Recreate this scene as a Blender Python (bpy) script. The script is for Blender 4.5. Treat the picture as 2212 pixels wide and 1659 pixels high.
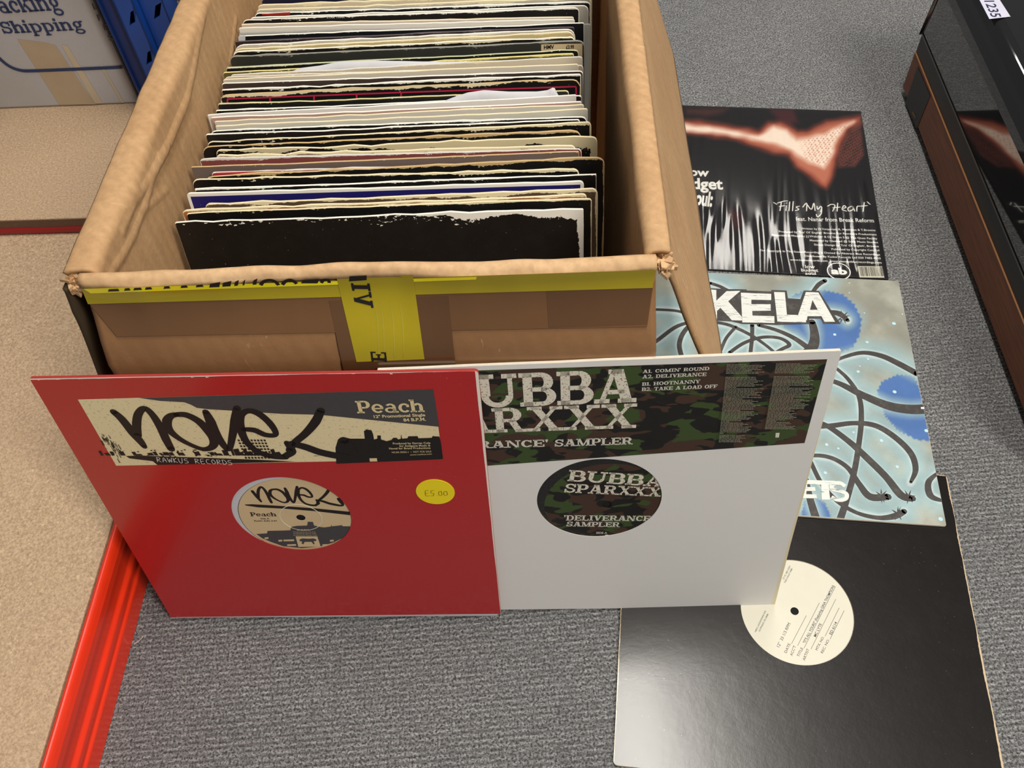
import bpy, bmesh, math, random
import numpy as np
from mathutils import Vector, Matrix, noise
random.seed(7)
C = bpy.context.scene.collection
for o in list(bpy.data.objects): bpy.data.objects.remove(o)

# ------------------------------------------------------------------ camera
F, H, PIT, ROLL = 1938.977, 0.80006, 0.937449, -0.085708
CX, CY = 1106.0, 829.5
fw = np.array([0, math.cos(PIT), -math.sin(PIT)])
_r = np.array([1.0, 0, 0]); _u = np.cross(_r, fw)
rt = _r*math.cos(ROLL) + _u*math.sin(ROLL)
up = -_r*math.sin(ROLL) + _u*math.cos(ROLL)
CAM = np.array([0, 0, H])
cd = bpy.data.cameras.new('camera'); cam = bpy.data.objects.new('camera', cd); C.objects.link(cam)
cd.sensor_fit = 'HORIZONTAL'; cd.sensor_width = 36.0; cd.lens = 36.0*F/2212.0; cd.clip_start = 0.01
cam.matrix_world = Matrix(((rt[0], up[0], -fw[0], 0), (rt[1], up[1], -fw[1], 0), (rt[2], up[2], -fw[2], H), (0, 0, 0, 1)))
bpy.context.scene.camera = cam

# ------------------------------------------------------------------ light and exposure
def rgb(r, g, b):
    f = lambda c: (c/255/12.92) if c/255 <= 0.04045 else ((c/255+0.055)/1.055)**2.4
    return (f(r), f(g), f(b), 1)
W = bpy.data.worlds.new('world'); bpy.context.scene.world = W; W.use_nodes = True
W.node_tree.nodes['Background'].inputs[0].default_value = (0.96, 0.97, 1.0, 1)
W.node_tree.nodes['Background'].inputs[1].default_value = 0.12
def area(name, loc, target, sx, sy, power, col=(1, 0.95, 0.87)):
    l = bpy.data.lights.new(name, 'AREA'); l.shape = 'RECTANGLE'; l.size = sx; l.size_y = sy; l.energy = power; l.color = col
    o = bpy.data.objects.new(name, l); C.objects.link(o); o.location = loc
    o.rotation_euler = (Vector(target)-Vector(loc)).to_track_quat('-Z', 'Y').to_euler(); return o
area('ceiling_lamp', (0.34, 0.72, 2.7), (0.34, 0.72, 0), 0.25, 1.1, 36)
area('ceiling_lamp', (1.25, -0.95, 2.5), (0.0, 0.3, 0), 0.45, 1.1, 48)
area('ceiling_lamp', (1.16, 3.35, 2.7), (1.1, 3.2, 0), 0.66, 0.36, 9)
vs = bpy.context.scene.view_settings
bpy.context.scene.display_settings.display_device = 'sRGB'
vs.view_transform = 'Standard'; vs.look = 'None'; vs.gamma = 1; vs.use_curve_mapping = False; vs.exposure = 0.36

# ------------------------------------------------------------------ pixel rays on real planes
def ray(px):
    return fw + rt*(px[0]-CX)/F - up*(px[1]-CY)/F
def atz(px, z):
    d = ray(px); return CAM + d*(z-H)/d[2]
def onp(px, P, n):
    d = ray(px); return CAM + d*(np.dot(np.array(P)-CAM, n)/np.dot(d, n))
def proj(P):
    d = np.array(P)-CAM; return (CX+F*np.dot(d, rt)/np.dot(d, fw), CY-F*np.dot(d, up)/np.dot(d, fw))
class Plane:
    'a flat frame: origin O, axes U (right) V (up) N (out)'
    def __init__(s, O, U, V):
        s.O = np.array(O, float); s.U = np.array(U, float); s.U /= np.linalg.norm(s.U)
        V = np.array(V, float); V = V - s.U*np.dot(V, s.U); s.V = V/np.linalg.norm(V); s.N = np.cross(s.U, s.V)
    def uv(s, px, h=0.0):
        p = onp(px, s.O+s.N*h, s.N)-s.O; return np.array([np.dot(p, s.U), np.dot(p, s.V)])
    def w(s, u, v, h=0.0): return s.O+s.U*u+s.V*v+s.N*h
    def matrix(s):
        U, V, N, O = s.U, s.V, s.N, s.O
        return Matrix(((U[0], V[0], N[0], O[0]), (U[1], V[1], N[1], O[1]), (U[2], V[2], N[2], O[2]), (0, 0, 0, 1)))

# ------------------------------------------------------------------ materials
class NT:
    def __init__(s, name):
        s.m = bpy.data.materials.new(name); s.m.use_nodes = True; s.t = s.m.node_tree
        s.b = s.t.nodes['Principled BSDF']; s.co = s.t.nodes.new('ShaderNodeTexCoord')
    def n(s, typ, **k):
        nd = s.t.nodes.new('ShaderNode'+typ)
        for a, v in k.items():
            if a.startswith('_'):
                nd.inputs[int(a[1:])].default_value = v
            else: setattr(nd, a, v)
        return nd
    def l(s, a, b): s.t.links.new(a, b)
    def put(s, sock, v):
        if hasattr(v, 'is_linked') or isinstance(v, bpy.types.NodeSocket): s.l(v, sock)
        else: sock.default_value = v
    def noise(s, scale, detail=3, rough=0.5, vec=None, dist=0.0):
        nd = s.n('TexNoise'); nd.inputs['Scale'].default_value = scale; nd.inputs['Detail'].default_value = detail
        nd.inputs['Roughness'].default_value = rough; nd.inputs['Distortion'].default_value = dist
        s.l(vec if vec else s.co.outputs['Object'], nd.inputs['Vector']); return nd.outputs[0]
    def map(s, scale, loc=(0, 0, 0), src=None):
        nd = s.n('Mapping'); nd.inputs['Scale'].default_value = scale; nd.inputs['Location'].default_value = loc
        s.l(src if src else s.co.outputs['Object'], nd.inputs['Vector']); return nd.outputs[0]
    def math(s, op, a, b=0.0, clamp=False):
        nd = s.n('Math', operation=op); nd.use_clamp = clamp; s.put(nd.inputs[0], a); s.put(nd.inputs[1], b); return nd.outputs[0]
    def ramp(s, v, a, b):
        nd = s.n('MapRange'); nd.inputs[1].default_value = a; nd.inputs[2].default_value = b; s.l(v, nd.inputs[0]); return nd.outputs[0]
    def mix(s, f, a, b):
        nd = s.n('Mix', data_type='RGBA'); s.put(nd.inputs[0], f); s.put(nd.inputs[6], a); s.put(nd.inputs[7], b); return nd.outputs[2]
    def col(s, v): s.put(s.b.inputs['Base Color'], v)
    def bump(s, h, strength, dist):
        nd = s.n('Bump'); nd.inputs['Strength'].default_value = strength; nd.inputs['Distance'].default_value = dist
        s.l(h, nd.inputs['Height']); s.l(nd.outputs[0], s.b.inputs['Normal'])
    def rough(s, v): s.put(s.b.inputs['Roughness'], v)
def plain(name, c, rough=0.6, var=0.06, scale=60, metal=0, coat=0, bump=0):
    t = NT(name); nz = t.noise(scale, 3); c2 = tuple(x*(1-var*2) for x in c[:3])+(1,)
    t.col(t.mix(nz, c, c2)); t.rough(rough); t.b.inputs['Metallic'].default_value = metal
    t.b.inputs['Coat Weight'].default_value = coat
    if bump: t.bump(nz, bump, 0.002)
    return t.m
M = {}
def cardboard(name, c, c2, rib=0.25, gloss=0.75):
    t = NT(name); a = t.noise(9, 5, 0.6); b = t.noise(260, 2)
    cc = t.mix(t.ramp(a, 0.3, 0.75), c, c2); cc = t.mix(t.math('MULTIPLY', t.ramp(b, 0.35, 0.75), 0.22), cc, rgb(120, 88, 56))
    st = t.noise(7, 3, 0.5, t.map((16, 16, 0.8))); cc = t.mix(t.math('MULTIPLY', t.ramp(st, 0.35, 0.8), 0.30), cc, rgb(150, 112, 74))
    wv = t.n('TexWave', wave_type='BANDS', bands_direction='DIAGONAL'); wv.inputs['Scale'].default_value = 48; wv.inputs['Distortion'].default_value = 1.5; wv.inputs['Detail Scale'].default_value = .6
    t.l(t.map((1, 1, 0)), wv.inputs['Vector']); cc = t.mix(t.math('MULTIPLY', wv.outputs['Fac'], .10), cc, rgb(120, 84, 50))
    sc = t.noise(30, 4, .7, t.map((1, 1, .25)), 1.5); cc = t.mix(t.math('MULTIPLY', t.ramp(sc, .64, .70), .25), cc, rgb(232, 200, 158))
    t.col(cc); t.rough(gloss); t.bump(t.math('ADD', t.math('MULTIPLY', wv.outputs['Fac'], .35), t.math('ADD', t.math('MULTIPLY', sc, .8), t.math('MULTIPLY', b, 0.4))), 0.35, 0.0008); return t.m
M['card'] = cardboard('cardboard', rgb(200, 162, 118), rgb(188, 148, 104))
M['card_rim'] = cardboard('cardboard_fold', rgb(222, 186, 142), rgb(200, 160, 114))
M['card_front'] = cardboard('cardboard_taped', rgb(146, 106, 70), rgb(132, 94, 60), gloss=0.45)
M['flap_shade'] = plain('shade_tinted_card', rgb(76, 60, 38), 0.8, 0.15, 60)  # darker copy of the cardboard: the left flap's shade is put into its colour
M['card_edge'] = plain('cardboard_edge', rgb(120, 96, 62), 0.9, 0.3, 300, bump=0.6)
t = NT('carpet')
src = t.co.outputs['Object']
v1 = t.n('TexVoronoi'); v1.inputs['Scale'].default_value = 1; t.l(t.map((170, 330, 1)), v1.inputs['Vector'])
n1 = t.noise(470, 3, 0.75); n2 = t.noise(7, 3); wv = t.n('TexWave', wave_type='BANDS', bands_direction='Y'); wv.inputs['Scale'].default_value = 60
wv.inputs['Distortion'].default_value = 0.7; wv.inputs['Detail'].default_value = 2; wv.inputs['Detail Scale'].default_value = 6; t.l(src, wv.inputs['Vector'])
sp = t.n('Separate' 'XYZ'); t.l(src, sp.inputs[0])
ribw = t.ramp(sp.outputs[1], 1.0, 0.45)
hh = t.math('ADD', t.math('MULTIPLY', t.math('MULTIPLY', wv.outputs['Fac'], ribw), 0.8), t.math('ADD', t.math('MULTIPLY', n1, 0.9), t.math('MULTIPLY', t.ramp(v1.outputs['Distance'], 0.9, 0.0), 0.5)))
cc = t.mix(t.ramp(n1, 0.38, 0.62), rgb(40, 41, 42), rgb(182, 182, 182)); cc = t.mix(t.math('MULTIPLY', t.ramp(v1.outputs['Color'], 0.2, 0.9), 0.42), cc, rgb(78, 79, 82))
cc = t.mix(t.math('MULTIPLY', t.math('MULTIPLY', t.ramp(wv.outputs['Fac'], 0.55, 0.0), ribw), 0.5), cc, rgb(60, 59, 58)); cc = t.mix(t.math('MULTIPLY', t.ramp(n2, 0.4, 0.7), 0.15), cc, rgb(70, 70, 74))
t.col(cc); t.rough(0.95); t.bump(hh, 0.9, 0.0022); M['carpet'] = t.m
t = NT('particle_board')
n1 = t.noise(420, 4, 0.75); n2 = t.noise(620, 2); n3 = t.noise(5, 3); n4 = t.noise(240, 2)
cc = t.mix(t.ramp(n1, 0.35, 0.68), rgb(156, 129, 102), rgb(210, 183, 150)); cc = t.mix(t.math('MULTIPLY', t.ramp(n2, 0.62, 0.72), 0.6), cc, rgb(110, 78, 48))
cc = t.mix(t.math('MULTIPLY', t.ramp(n4, 0.62, 0.78), 0.5), cc, rgb(240, 215, 178)); cc = t.mix(t.math('MULTIPLY', t.ramp(n3, 0.35, 0.7), 0.22), cc, rgb(190, 158, 128))
t.col(cc); t.rough(0.7); t.bump(n1, 0.15, 0.0008); M['board'] = t.m
M['board_raw'] = plain('board_raw_edge', rgb(112, 82, 62), 0.8, 0.2, 300)
M['red_metal'] = plain('red_powder_coated_steel', rgb(234, 54, 24), 0.30, 0.05, 30, coat=0.3)
M['darkred'] = plain('dark_red_steel', rgb(150, 18, 24), 0.4, 0.05, 30)
M['blue_metal'] = plain('blue_powder_coated_steel', rgb(22, 74, 160), 0.42, 0.08, 30)
M['blue_dark'] = plain('blue_steel_inner', rgb(14, 44, 104), 0.5, 0.08, 30)
M['vinyl'] = plain('black_vinyl', rgb(14, 14, 15), 0.2, 0.02, 200, coat=0.5)
M['black_ink'] = plain('black_ink', rgb(22, 17, 15), 0.5, 0.1, 300)
M['grey_ink'] = plain('grey_ink', rgb(70, 68, 70), 0.5, 0.1, 200)
M['white_ink'] = plain('white_ink', rgb(240, 238, 230), 0.5, 0.03, 300)
M['dim_ink'] = plain('grey_print', rgb(165, 162, 140), 0.5, 0.15, 500)
M['cream_ink'] = plain('cream_ink', rgb(226, 206, 158), 0.5, 0.05, 300)
M['worn_white'] = plain('soft_white_ink', rgb(226, 222, 208), 0.5, 0.12, 700)
M['navy_ink'] = plain('navy_ink', rgb(40, 58, 100), 0.6, 0.15, 300)
M['yellow_tape'] = plain('yellow_packing_tape', rgb(206, 190, 14), 0.28, 0.10, 26, coat=0.5)
M['brown_tape'] = plain('brown_packing_tape', rgb(112, 78, 48), 0.25, 0.10, 20, coat=0.5)
M['brown_tape_dark'] = plain('brown_packing_tape_doubled', rgb(98, 68, 42), 0.25, 0.10, 20, coat=0.5)
M['paper'] = plain('white_paper', rgb(206, 206, 210), 0.7, 0.08, 40)
M['label_cream'] = plain('cream_label_paper', rgb(214, 190, 148), 0.5, 0.05, 90)
M['label_white'] = plain('off_white_label_paper', rgb(218, 214, 196), 0.5, 0.03, 90)
M['sticker_yellow'] = plain('yellow_sticker', rgb(244, 220, 20), 0.5, 0.03, 90)
M['pink_ink'] = plain('pink_ink', rgb(196, 44, 78), 0.5, 0.05, 90)
M['chrome'] = plain('brushed_metal', rgb(120, 118, 114), 0.35, 0.1, 60, metal=0.8)
t = NT('camouflage_print')
a = t.noise(34, 2, 0.45, t.map((1, 1.9, 1), (3, 1, 0)), 0.6); b = t.noise(38, 2, 0.45, t.map((1, 1.9, 1), (9, 7, 0)), 0.6)
c = t.mix(t.ramp(a, 0.50, 0.515), rgb(22, 20, 17), rgb(66, 46, 34)); c = t.mix(t.ramp(b, 0.545, 0.56), c, rgb(56, 74, 34)); b2 = t.noise(40, 2, 0.5, t.map((1, 2, 1), (1, 3, 0)), 0.5)
c = t.mix(t.ramp(b2, 0.60, 0.61), c, rgb(18, 17, 15)); t.col(c); t.rough(0.5); M['camo'] = t.m
def distressed(name, c, dark, lo, hi, mp=(1, 1, 1), sc=500):
    t = NT(name); a = t.noise(sc, 3, 0.7, t.map(mp)); t.col(t.mix(t.ramp(a, lo, hi), dark, c)); t.rough(0.55); return t.m
M['worn_letters'] = distressed('worn_cream_letters', rgb(222, 214, 196), rgb(60, 52, 42), 0.37, 0.42, sc=760)
M['scratched_letters'] = distressed('scratched_white_letters', rgb(226, 228, 222), rgb(110, 116, 112), 0.34, 0.42, (0.18, 2.2, 1), 330)
M['novel_cream'] = distressed('speckled_cream_print', rgb(228, 212, 168), rgb(160, 144, 106), 0.28, 0.42, sc=420)
M['tentacle'] = distressed('dark_grey_print', rgb(62, 58, 56), rgb(84, 80, 76), 0.3, 0.5, sc=80)
def sleeve_mat(name, face, wearcol, wear, edgewear=0.4, rough=0.45, w=0.314, h=0.314, grime=0.35, coat=0.0, off=0.0, band=0.0, bandcol=None, bias=0.0, centred=False):
    'board print with a ragged worn border: wear in metres down from the top, less at the sides'
    t = NT(name); co = t.co.outputs['Object']; s = t.n('SeparateXYZ'); t.l(co, s.inputs[0])
    X, Y = s.outputs[0], s.outputs[1]
    if not centred: X = t.math('SUBTRACT', X, w/2)
    top = t.math('SUBTRACT', h, Y) if not centred else t.math('MULTIPLY', Y, -1.0)
    side = t.math('SUBTRACT', w/2, t.math('ABSOLUTE', X))
    lo = t.noise(22, 4, 0.6); hi = t.noise(320, 3, 0.7)
    amt = t.math('MULTIPLY', t.math('ADD', t.ramp(lo, 0.32, 0.70), t.math('MULTIPLY', t.math('SUBTRACT', X, off), bias*3.2)), wear)
    amt = t.math('MULTIPLY', amt, t.math('ADD', 0.45, hi))
    m1 = t.math('LESS_THAN', top, amt); m2 = t.math('LESS_THAN', side, t.math('MULTIPLY', amt, edgewear))
    fl = t.math('MULTIPLY', t.math('GREATER_THAN', t.noise(430, 3, 0.6, t.map((.45, 1, 1))), .60), t.math('LESS_THAN', top, t.math('MULTIPLY', t.ramp(lo, .40, .75), wear*1.6+.0012)))
    mask = t.math('MAXIMUM', t.math('MAXIMUM', m1, m2), fl)
    fc = face
    g = t.noise(45, 5, 0.7); gg = tuple(min(1, x*1.0+0.016) for x in face[:3])+(1,)
    fc = t.mix(t.math('MULTIPLY', t.ramp(g, 0.45, 0.8), grime), fc, gg)
    sc = t.noise(900, 2, 0.5); fc = t.mix(t.ramp(sc, 0.755, 0.78), fc, wearcol)
    if band:
        bm = t.math('LESS_THAN', top, band); bs = t.math('LESS_THAN', side, band); fc = t.mix(t.math('MAXIMUM', bm, bs), fc, bandcol)
    # the cut board edge itself is bare
    nn = t.n('NewGeometry'); 
    t.col(t.mix(mask, fc, wearcol)); t.rough(rough); t.b.inputs['Coat Weight'].default_value = coat; t.b.inputs['Coat Roughness'].default_value = 0.15
    t.bump(t.math('ADD', t.math('MULTIPLY', g, 1.0), t.math('MULTIPLY', mask, 0.3)), 0.25, 0.0006)
    return t.m

# ------------------------------------------------------------------ object helpers
def link(name, me, parent=None, mats=(), smooth=False):
    for m in mats: me.materials.append(m)
    o = bpy.data.objects.new(name, me); C.objects.link(o)
    if parent: o.parent = parent
    if smooth:
        for p in me.polygons: p.use_smooth = True
    return o
def tag(o, label=None, cat=None, group=None, kind=None):
    if label: o['label'] = label
    if cat: o['category'] = cat
    if group: o['group'] = group
    if kind: o['kind'] = kind
    return o
def mesh(verts, faces, name='m', midx=None):
    me = bpy.data.meshes.new(name); me.from_pydata([tuple(map(float, v)) for v in verts], [], faces)
    if midx is not None: me.polygons.foreach_set('material_index', midx)
    me.update(); return me
def empty(name, matrix):
    o = bpy.data.objects.new(name, None); C.objects.link(o); o.matrix_world = matrix; o.empty_display_size = 0.02; return o
class MB:
    def __init__(s): s.v = []; s.f = []; s.m = []
    def quad(s, a, b, c, d, mi=0):
        i = len(s.v); s.v += [a, b, c, d]; s.f.append((i, i+1, i+2, i+3)); s.m.append(mi)
    def poly(s, pts, mi=0):
        i = len(s.v); s.v += list(pts); s.f.append(tuple(range(i, i+len(pts)))); s.m.append(mi)
    def box(s, x0, y0, z0, x1, y1, z1, mi=0):
        i = len(s.v); s.v += [(x0, y0, z0), (x1, y0, z0), (x1, y1, z0), (x0, y1, z0), (x0, y0, z1), (x1, y0, z1), (x1, y1, z1), (x0, y1, z1)]
        for f in ((3, 2, 1, 0), (4, 5, 6, 7), (0, 1, 5, 4), (1, 2, 6, 5), (2, 3, 7, 6), (3, 0, 4, 7)): s.f.append(tuple(i+k for k in f)); s.m.append(mi)
    def add(s, verts, faces, mi=0):
        i = len(s.v); s.v += list(verts); s.f += [tuple(i+k for k in f) for f in faces]; s.m += [mi]*len(faces)
    def obj(s, name, mats, parent=None, smooth=False):
        return link(name, mesh(s.v, s.f, name, s.m), parent, mats if isinstance(mats, (list, tuple)) else [mats], smooth)
def bevel(o, w, seg=2):
    b = o.modifiers.new('bevel', 'BEVEL'); b.width = w; b.segments = seg; b.limit_method = 'ANGLE'; return o
def rounded(corners, r, n=5, jit=0.0, seg=0):
    'rounded polygon outline of 2D corners (ccw), optional jitter and extra points along the sides'
    out = []; k = len(corners)
    rs = r if isinstance(r, (list, tuple)) else [r]*k
    arcs = []
    for i in range(k):
        p = np.array(corners[i], float); a = np.array(corners[i-1], float)-p; b = np.array(corners[(i+1) % k], float)-p
        a /= np.linalg.norm(a); b /= np.linalg.norm(b); rr = rs[i]; arc = []
        for j in range(n+1):
            tt = j/n; q = (1-tt)**2*(p+a*rr)+2*tt*(1-tt)*p+tt**2*(p+b*rr); arc.append(q)
        arcs.append(arc)
    for i in range(k):
        out += arcs[i]; s = arcs[i][-1]; e = arcs[(i+1) % k][0]
        for j in range(1, seg): out.append(s+(e-s)*j/seg)
    if jit:
        c = sum(out)/len(out); o2 = []
        for q in out:
            d = (q-c)/np.linalg.norm(q-c); o2.append(q+d*jit*noise.noise(Vector((q[0]*90, q[1]*90, c[0]*50+c[1]*31))))
        out = o2
    return [np.array(q) for q in out]
def slab(outline, t, r=0.0005, z0=0.0):
    'extruded outline with softened rims; face material 0, rim material 1'
    c = sum(outline)/len(outline); n = len(outline); v = []; rings = [(1, z0), (0, z0+r), (0, z0+t-r), (1, z0+t)]
    for inset, z in rings:
        for q in outline:
            d = (q-c); L = np.linalg.norm(d); qq = q-d/L*r*1.2*inset; v.append((qq[0], qq[1], z))
    f = []; m = []
    for k in range(3):
        for i in range(n):
            j = (i+1) % n; f.append((k*n+i, k*n+j, (k+1)*n+j, (k+1)*n+i)); m.append(1)
    f.append(tuple(reversed(range(n)))); m.append(0); f.append(tuple(3*n+i for i in range(n))); m.append(0)
    return v, f, m
def holed_panel(outline, c, r, t, z0, n=96):
    'panel between z0 and z0+t with a round hole; outline sampled by angle'
    v = []; f = []; m = []; K = 6
    def hit(a):
        d = np.array([math.cos(a), math.sin(a)]); best = None
        for i in range(len(outline)):
            p = outline[i]-c; q = outline[(i+1) % len(outline)]-c; e = q-p; det = d[0]*(-e[1])+e[0]*d[1]
            if abs(det) < 1e-12: continue
            tt = (p[0]*(-e[1])+e[0]*p[1])/det; s = (d[0]*p[1]-d[1]*p[0])/det
            if tt > 0 and -1e-6 <= s <= 1+1e-6: best = tt if best is None else max(best, tt)
        return c+d*best
    angs = [2*math.pi*i/n for i in range(n)]+[math.atan2(q[1]-c[1], q[0]-c[0]) % (2*math.pi) for q in outline]
    angs = sorted(set(round(a, 6) for a in angs)); N = len(angs)
    inn = [c+r*np.array([math.cos(a), math.sin(a)]) for a in angs]; outp = [hit(a) for a in angs]
    rings = [(outp, z0), (outp, z0+t), (inn, z0+t), (inn, z0)]
    for pts, z in rings: v += [(p[0], p[1], z) for p in pts]
    for k in range(4):
        for i in range(N):
            j = (i+1) % N; k2 = (k+1) % 4
            f.append((k*N+i, k*N+j, k2*N+j, k2*N+i)); m.append(0 if k in (1, 3) else 1)
    return v, f, m
def disc(c, r, z, n=72, hole=0.0):
    v = []; f = []
    for rr in ((hole, r) if hole else (r,)):
        v += [(c[0]+rr*math.cos(2*math.pi*i/n), c[1]+rr*math.sin(2*math.pi*i/n), z) for i in range(n)]
    if hole: f = [(i, n+i, n+(i+1) % n, (i+1) % n) for i in range(n)]
    else: f = [tuple(range(n))]
    return v, f
def ring_solid(c, r0, r1, z0, z1, n=96):
    v = []; f = []
    for rr, z in ((r0, z0), (r1, z0), (r1, z1), (r0, z1)):
        v += [(c[0]+rr*math.cos(2*math.pi*i/n), c[1]+rr*math.sin(2*math.pi*i/n), z) for i in range(n)]
    for k in range(4):
        for i in range(n):
            j = (i+1) % n; k2 = (k+1) % 4; f.append((k*n+i, k*n+j, k2*n+j, k2*n+i))
    return v, f
# ---- lettering
_tc = {}
def glyphs(s, bold=0.0):
    key = (s, bold)
    if key in _tc: return _tc[key]
    cu = bpy.data.curves.new('t', 'FONT'); cu.body = s; cu.size = 1; cu.offset = bold; cu.resolution_u = 3; cu.fill_mode = 'FRONT'
    o = bpy.data.objects.new('t', cu); C.objects.link(o); dg = bpy.context.evaluated_depsgraph_get(); dg.update()
    me = bpy.data.meshes.new_from_object(o.evaluated_get(dg)); v = np.array([tuple(q.co) for q in me.vertices]).reshape(-1, 3); f = [tuple(p.vertices) for p in me.polygons]
    bpy.data.objects.remove(o); bpy.data.curves.remove(cu); bpy.data.meshes.remove(me)
    _tc[key] = (v, f); return v, f
CAPH = 0.70
SL = {}
def _slab():
    T, S, h = 0.25, 0.13, 0.13      # stem, serif, hairline
    R = lambda x0, y0, x1, y1: [(x0, y0), (x1, y0), (x1, y1), (x0, y1)]
    def A(cx, cy, rx, ry, a0, a1, tv=T, th=h, n=12):
        o = [(cx+rx*math.cos(math.radians(a0+(a1-a0)*i/n)), cy+ry*math.sin(math.radians(a0+(a1-a0)*i/n))) for i in range(n+1)]
        q = [(cx+(rx-tv)*math.cos(math.radians(a0+(a1-a0)*i/n)), cy+(ry-th)*math.sin(math.radians(a0+(a1-a0)*i/n))) for i in range(n+1)]
        return [[o[i], o[i+1], q[i+1], q[i]] for i in range(n)]
    def serif(x, y, w=0.5): return R(x-w/2, y, x+w/2, y+S)
    st = lambda x, w=0.5: [R(x-T/2, 0, x+T/2, 1), serif(x, 0, w), serif(x, 1-S, w)]
    D = lambda x0, y0, x1, y1, w: [(x0-w/2, y0), (x0+w/2, y0), (x1+w/2, y1), (x1-w/2, y1)]
    g = SL
    g['B'] = (1.0, [R(.1, 0, .1+T, 1), R(0, 0, .6, h), R(0, 1-h, .6, 1), R(.3, .44, .6, .44+h)]+A(.58, .72, .33, .28, -90, 90)+A(.6, .285, .38, .285, -90, 90))
    g['U'] = (1.15, [R(.12, .35, .12+T, 1), R(.85, .35, .98, 1), serif(.245, 1-S, .5), serif(.9, 1-S, .4)]+A(.55, .36, .43, .36, 180, 360, .2, .15))
    g['A'] = (1.15, [D(.18, 0, .52, 1, .14), D(.88, 0, .6, 1, .30), serif(.2, 0, .42), serif(.88, 0, .5), R(.3, .27, .8, .27+h), R(.36, .87, .72, 1)])
    g['S'] = (0.92, A(.46, .72, .38, .28, 20, 270, .2, .13)+A(.46, .28, .40, .28, -160, 90, .2, .13)+[R(.72, .62, .86, .98), R(.04, .02, .18, .4)])
    g['P'] = (0.95, [R(.1, 0, .1+T, 1), serif(.22, 0, .5), R(0, 1-h, .6, 1), R(.3, .38, .6, .38+h)]+A(.56, .69, .36, .31, -90, 90))
    g['R'] = (1.08, [R(.1, 0, .1+T, 1), serif(.22, 0, .46), R(0, 1-h, .6, 1), R(.3, .42, .6, .42+h), D(.84, 0, .6, .5, .24), serif(.88, 0, .36)]+A(.56, .71, .36, .29, -90, 90))
    g['X'] = (1.15, [D(.9, 0, .25, 1, .28), D(.2, 0, .92, 1, .14), serif(.2, 0, .42), serif(.9, 0, .46), serif(.25, 1-S, .46), serif(.92, 1-S, .40)])
    g['E'] = (0.98, [R(.1, 0, .1+T, 1), R(0, 0, .9, h), R(0, 1-h, .88, 1), R(.3, .44, .66, .44+h), R(.8, 0, .92, .34), R(.78, .68, .9, 1), R(.6, .34, .7, .66)])
    g['F'] = (0.92, [R(.1, 0, .1+T, 1), serif(.22, 0, .5), R(0, 1-h, .88, 1), R(.3, .44, .66, .44+h), R(.78, .68, .9, 1), R(.6, .34, .7, .66)])
    g['L'] = (0.95, [R(.1, 0, .1+T, 1), serif(.22, 1-S, .5), R(0, 0, .88, h), R(.78, 0, .9, .38)])
    g['I'] = (0.6, st(.28))
    g['V'] = (1.12, [D(.55, 0, .24, 1, .28), D(.55, 0, .9, 1, .13), serif(.24, 1-S, .5), serif(.9, 1-S, .4)])
    g['N'] = (1.2, [R(.14, 0, .27, 1), R(.93, 0, 1.06, 1), D(.95, 0, .24, 1, .26), serif(.2, 0, .42), serif(.16, 1-S, .3), serif(1, 1-S, .42)])
    g['M'] = (1.4, [R(.14, 0, .27, 1), R(1.0, 0, 1.25, 1), D(.66, 0, .26, 1, .24), D(.66, 0, 1.08, 1, .14), serif(.2, 0, .4), serif(1.12, 0, .46), serif(.14, 1-S, .26), serif(1.2, 1-S, .36)])
    g['C'] = (1.02, A(.52, .5, .46, .5, 40, 320)+[R(.78, .62, .9, .98), R(.8, .1, .9, .3)])
    g['O'] = (1.08, A(.52, .5, .5, .5, 0, 360, T, h, 24))
    g['D'] = (1.1, [R(.1, 0, .1+T, 1), R(0, 0, .55, h), R(0, 1-h, .55, 1)]+A(.52, .5, .5, .5, -90, 90))
    g['H'] = (1.2, st(.24)+st(.92)+[R(.3, .43, .9, .43+h)])
    g['T'] = (1.02, [R(.38, 0, .38+T, 1), serif(.5, 0, .5), R(.02, 1-h, .98, 1), R(.02, .66, .14, 1), R(.86, .66, .98, 1)])
    g['Y'] = (1.12, [R(.42, 0, .42+T, .5), serif(.54, 0, .5), D(.5, .4, .22, 1, .26), D(.6, .4, .9, 1, .13), serif(.22, 1-S, .46), serif(.9, 1-S, .38)])
    g['K'] = (1.15, st(.24)+[D(.38, .4, .88, 1, .16), D(.9, 0, .55, .62, .24), serif(.9, 0, .44), serif(.9, 1-S, .38)])
    g['1'] = (0.6, [R(.18, 0, .18+T, 1), serif(.3, 0, .5), R(.02, .76, .2, .88)])
    g['2'] = (0.9, A(.42, .7, .38, .3, -30, 180, .22, .13)+[D(.16, .08, .72, .6, .2), R(.04, 0, .84, .15), R(.74, 0, .86, .3)])
    g['W'] = (1.5, [D(.46, 0, .2, 1, .24), D(.46, 0, .8, 1, .12), D(1.0, 0, .75, 1, .24), D(1.0, 0, 1.3, 1, .12), serif(.2, 1-S, .4), serif(1.3, 1-S, .34)])
    g["'"] = (0.3, [[(.08, .62), (.16, .62), (.24, 1), (.0, 1)]])
    g['.'] = (0.36, [R(.05, 0, .26, .18)])
    g[' '] = (0.55, [])
    # heavy lower case
    g['e'] = (0.86, A(.42, .36, .40, .37, 0, 320, .2, .13)+[R(.18, .30, .78, .41)])
    g['a'] = (0.9, A(.38, .22, .36, .22, 0, 360, .18, .1, 16)+[R(.54, 0, .54+.22, .5), R(.6, 0, .9, .12)]+A(.42, .46, .34, .27, 0, 150, .2, .12))
    g['c'] = (0.78, A(.42, .36, .40, .37, 45, 320, .22, .13)+[R(.56, .42, .74, .62)])
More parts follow.
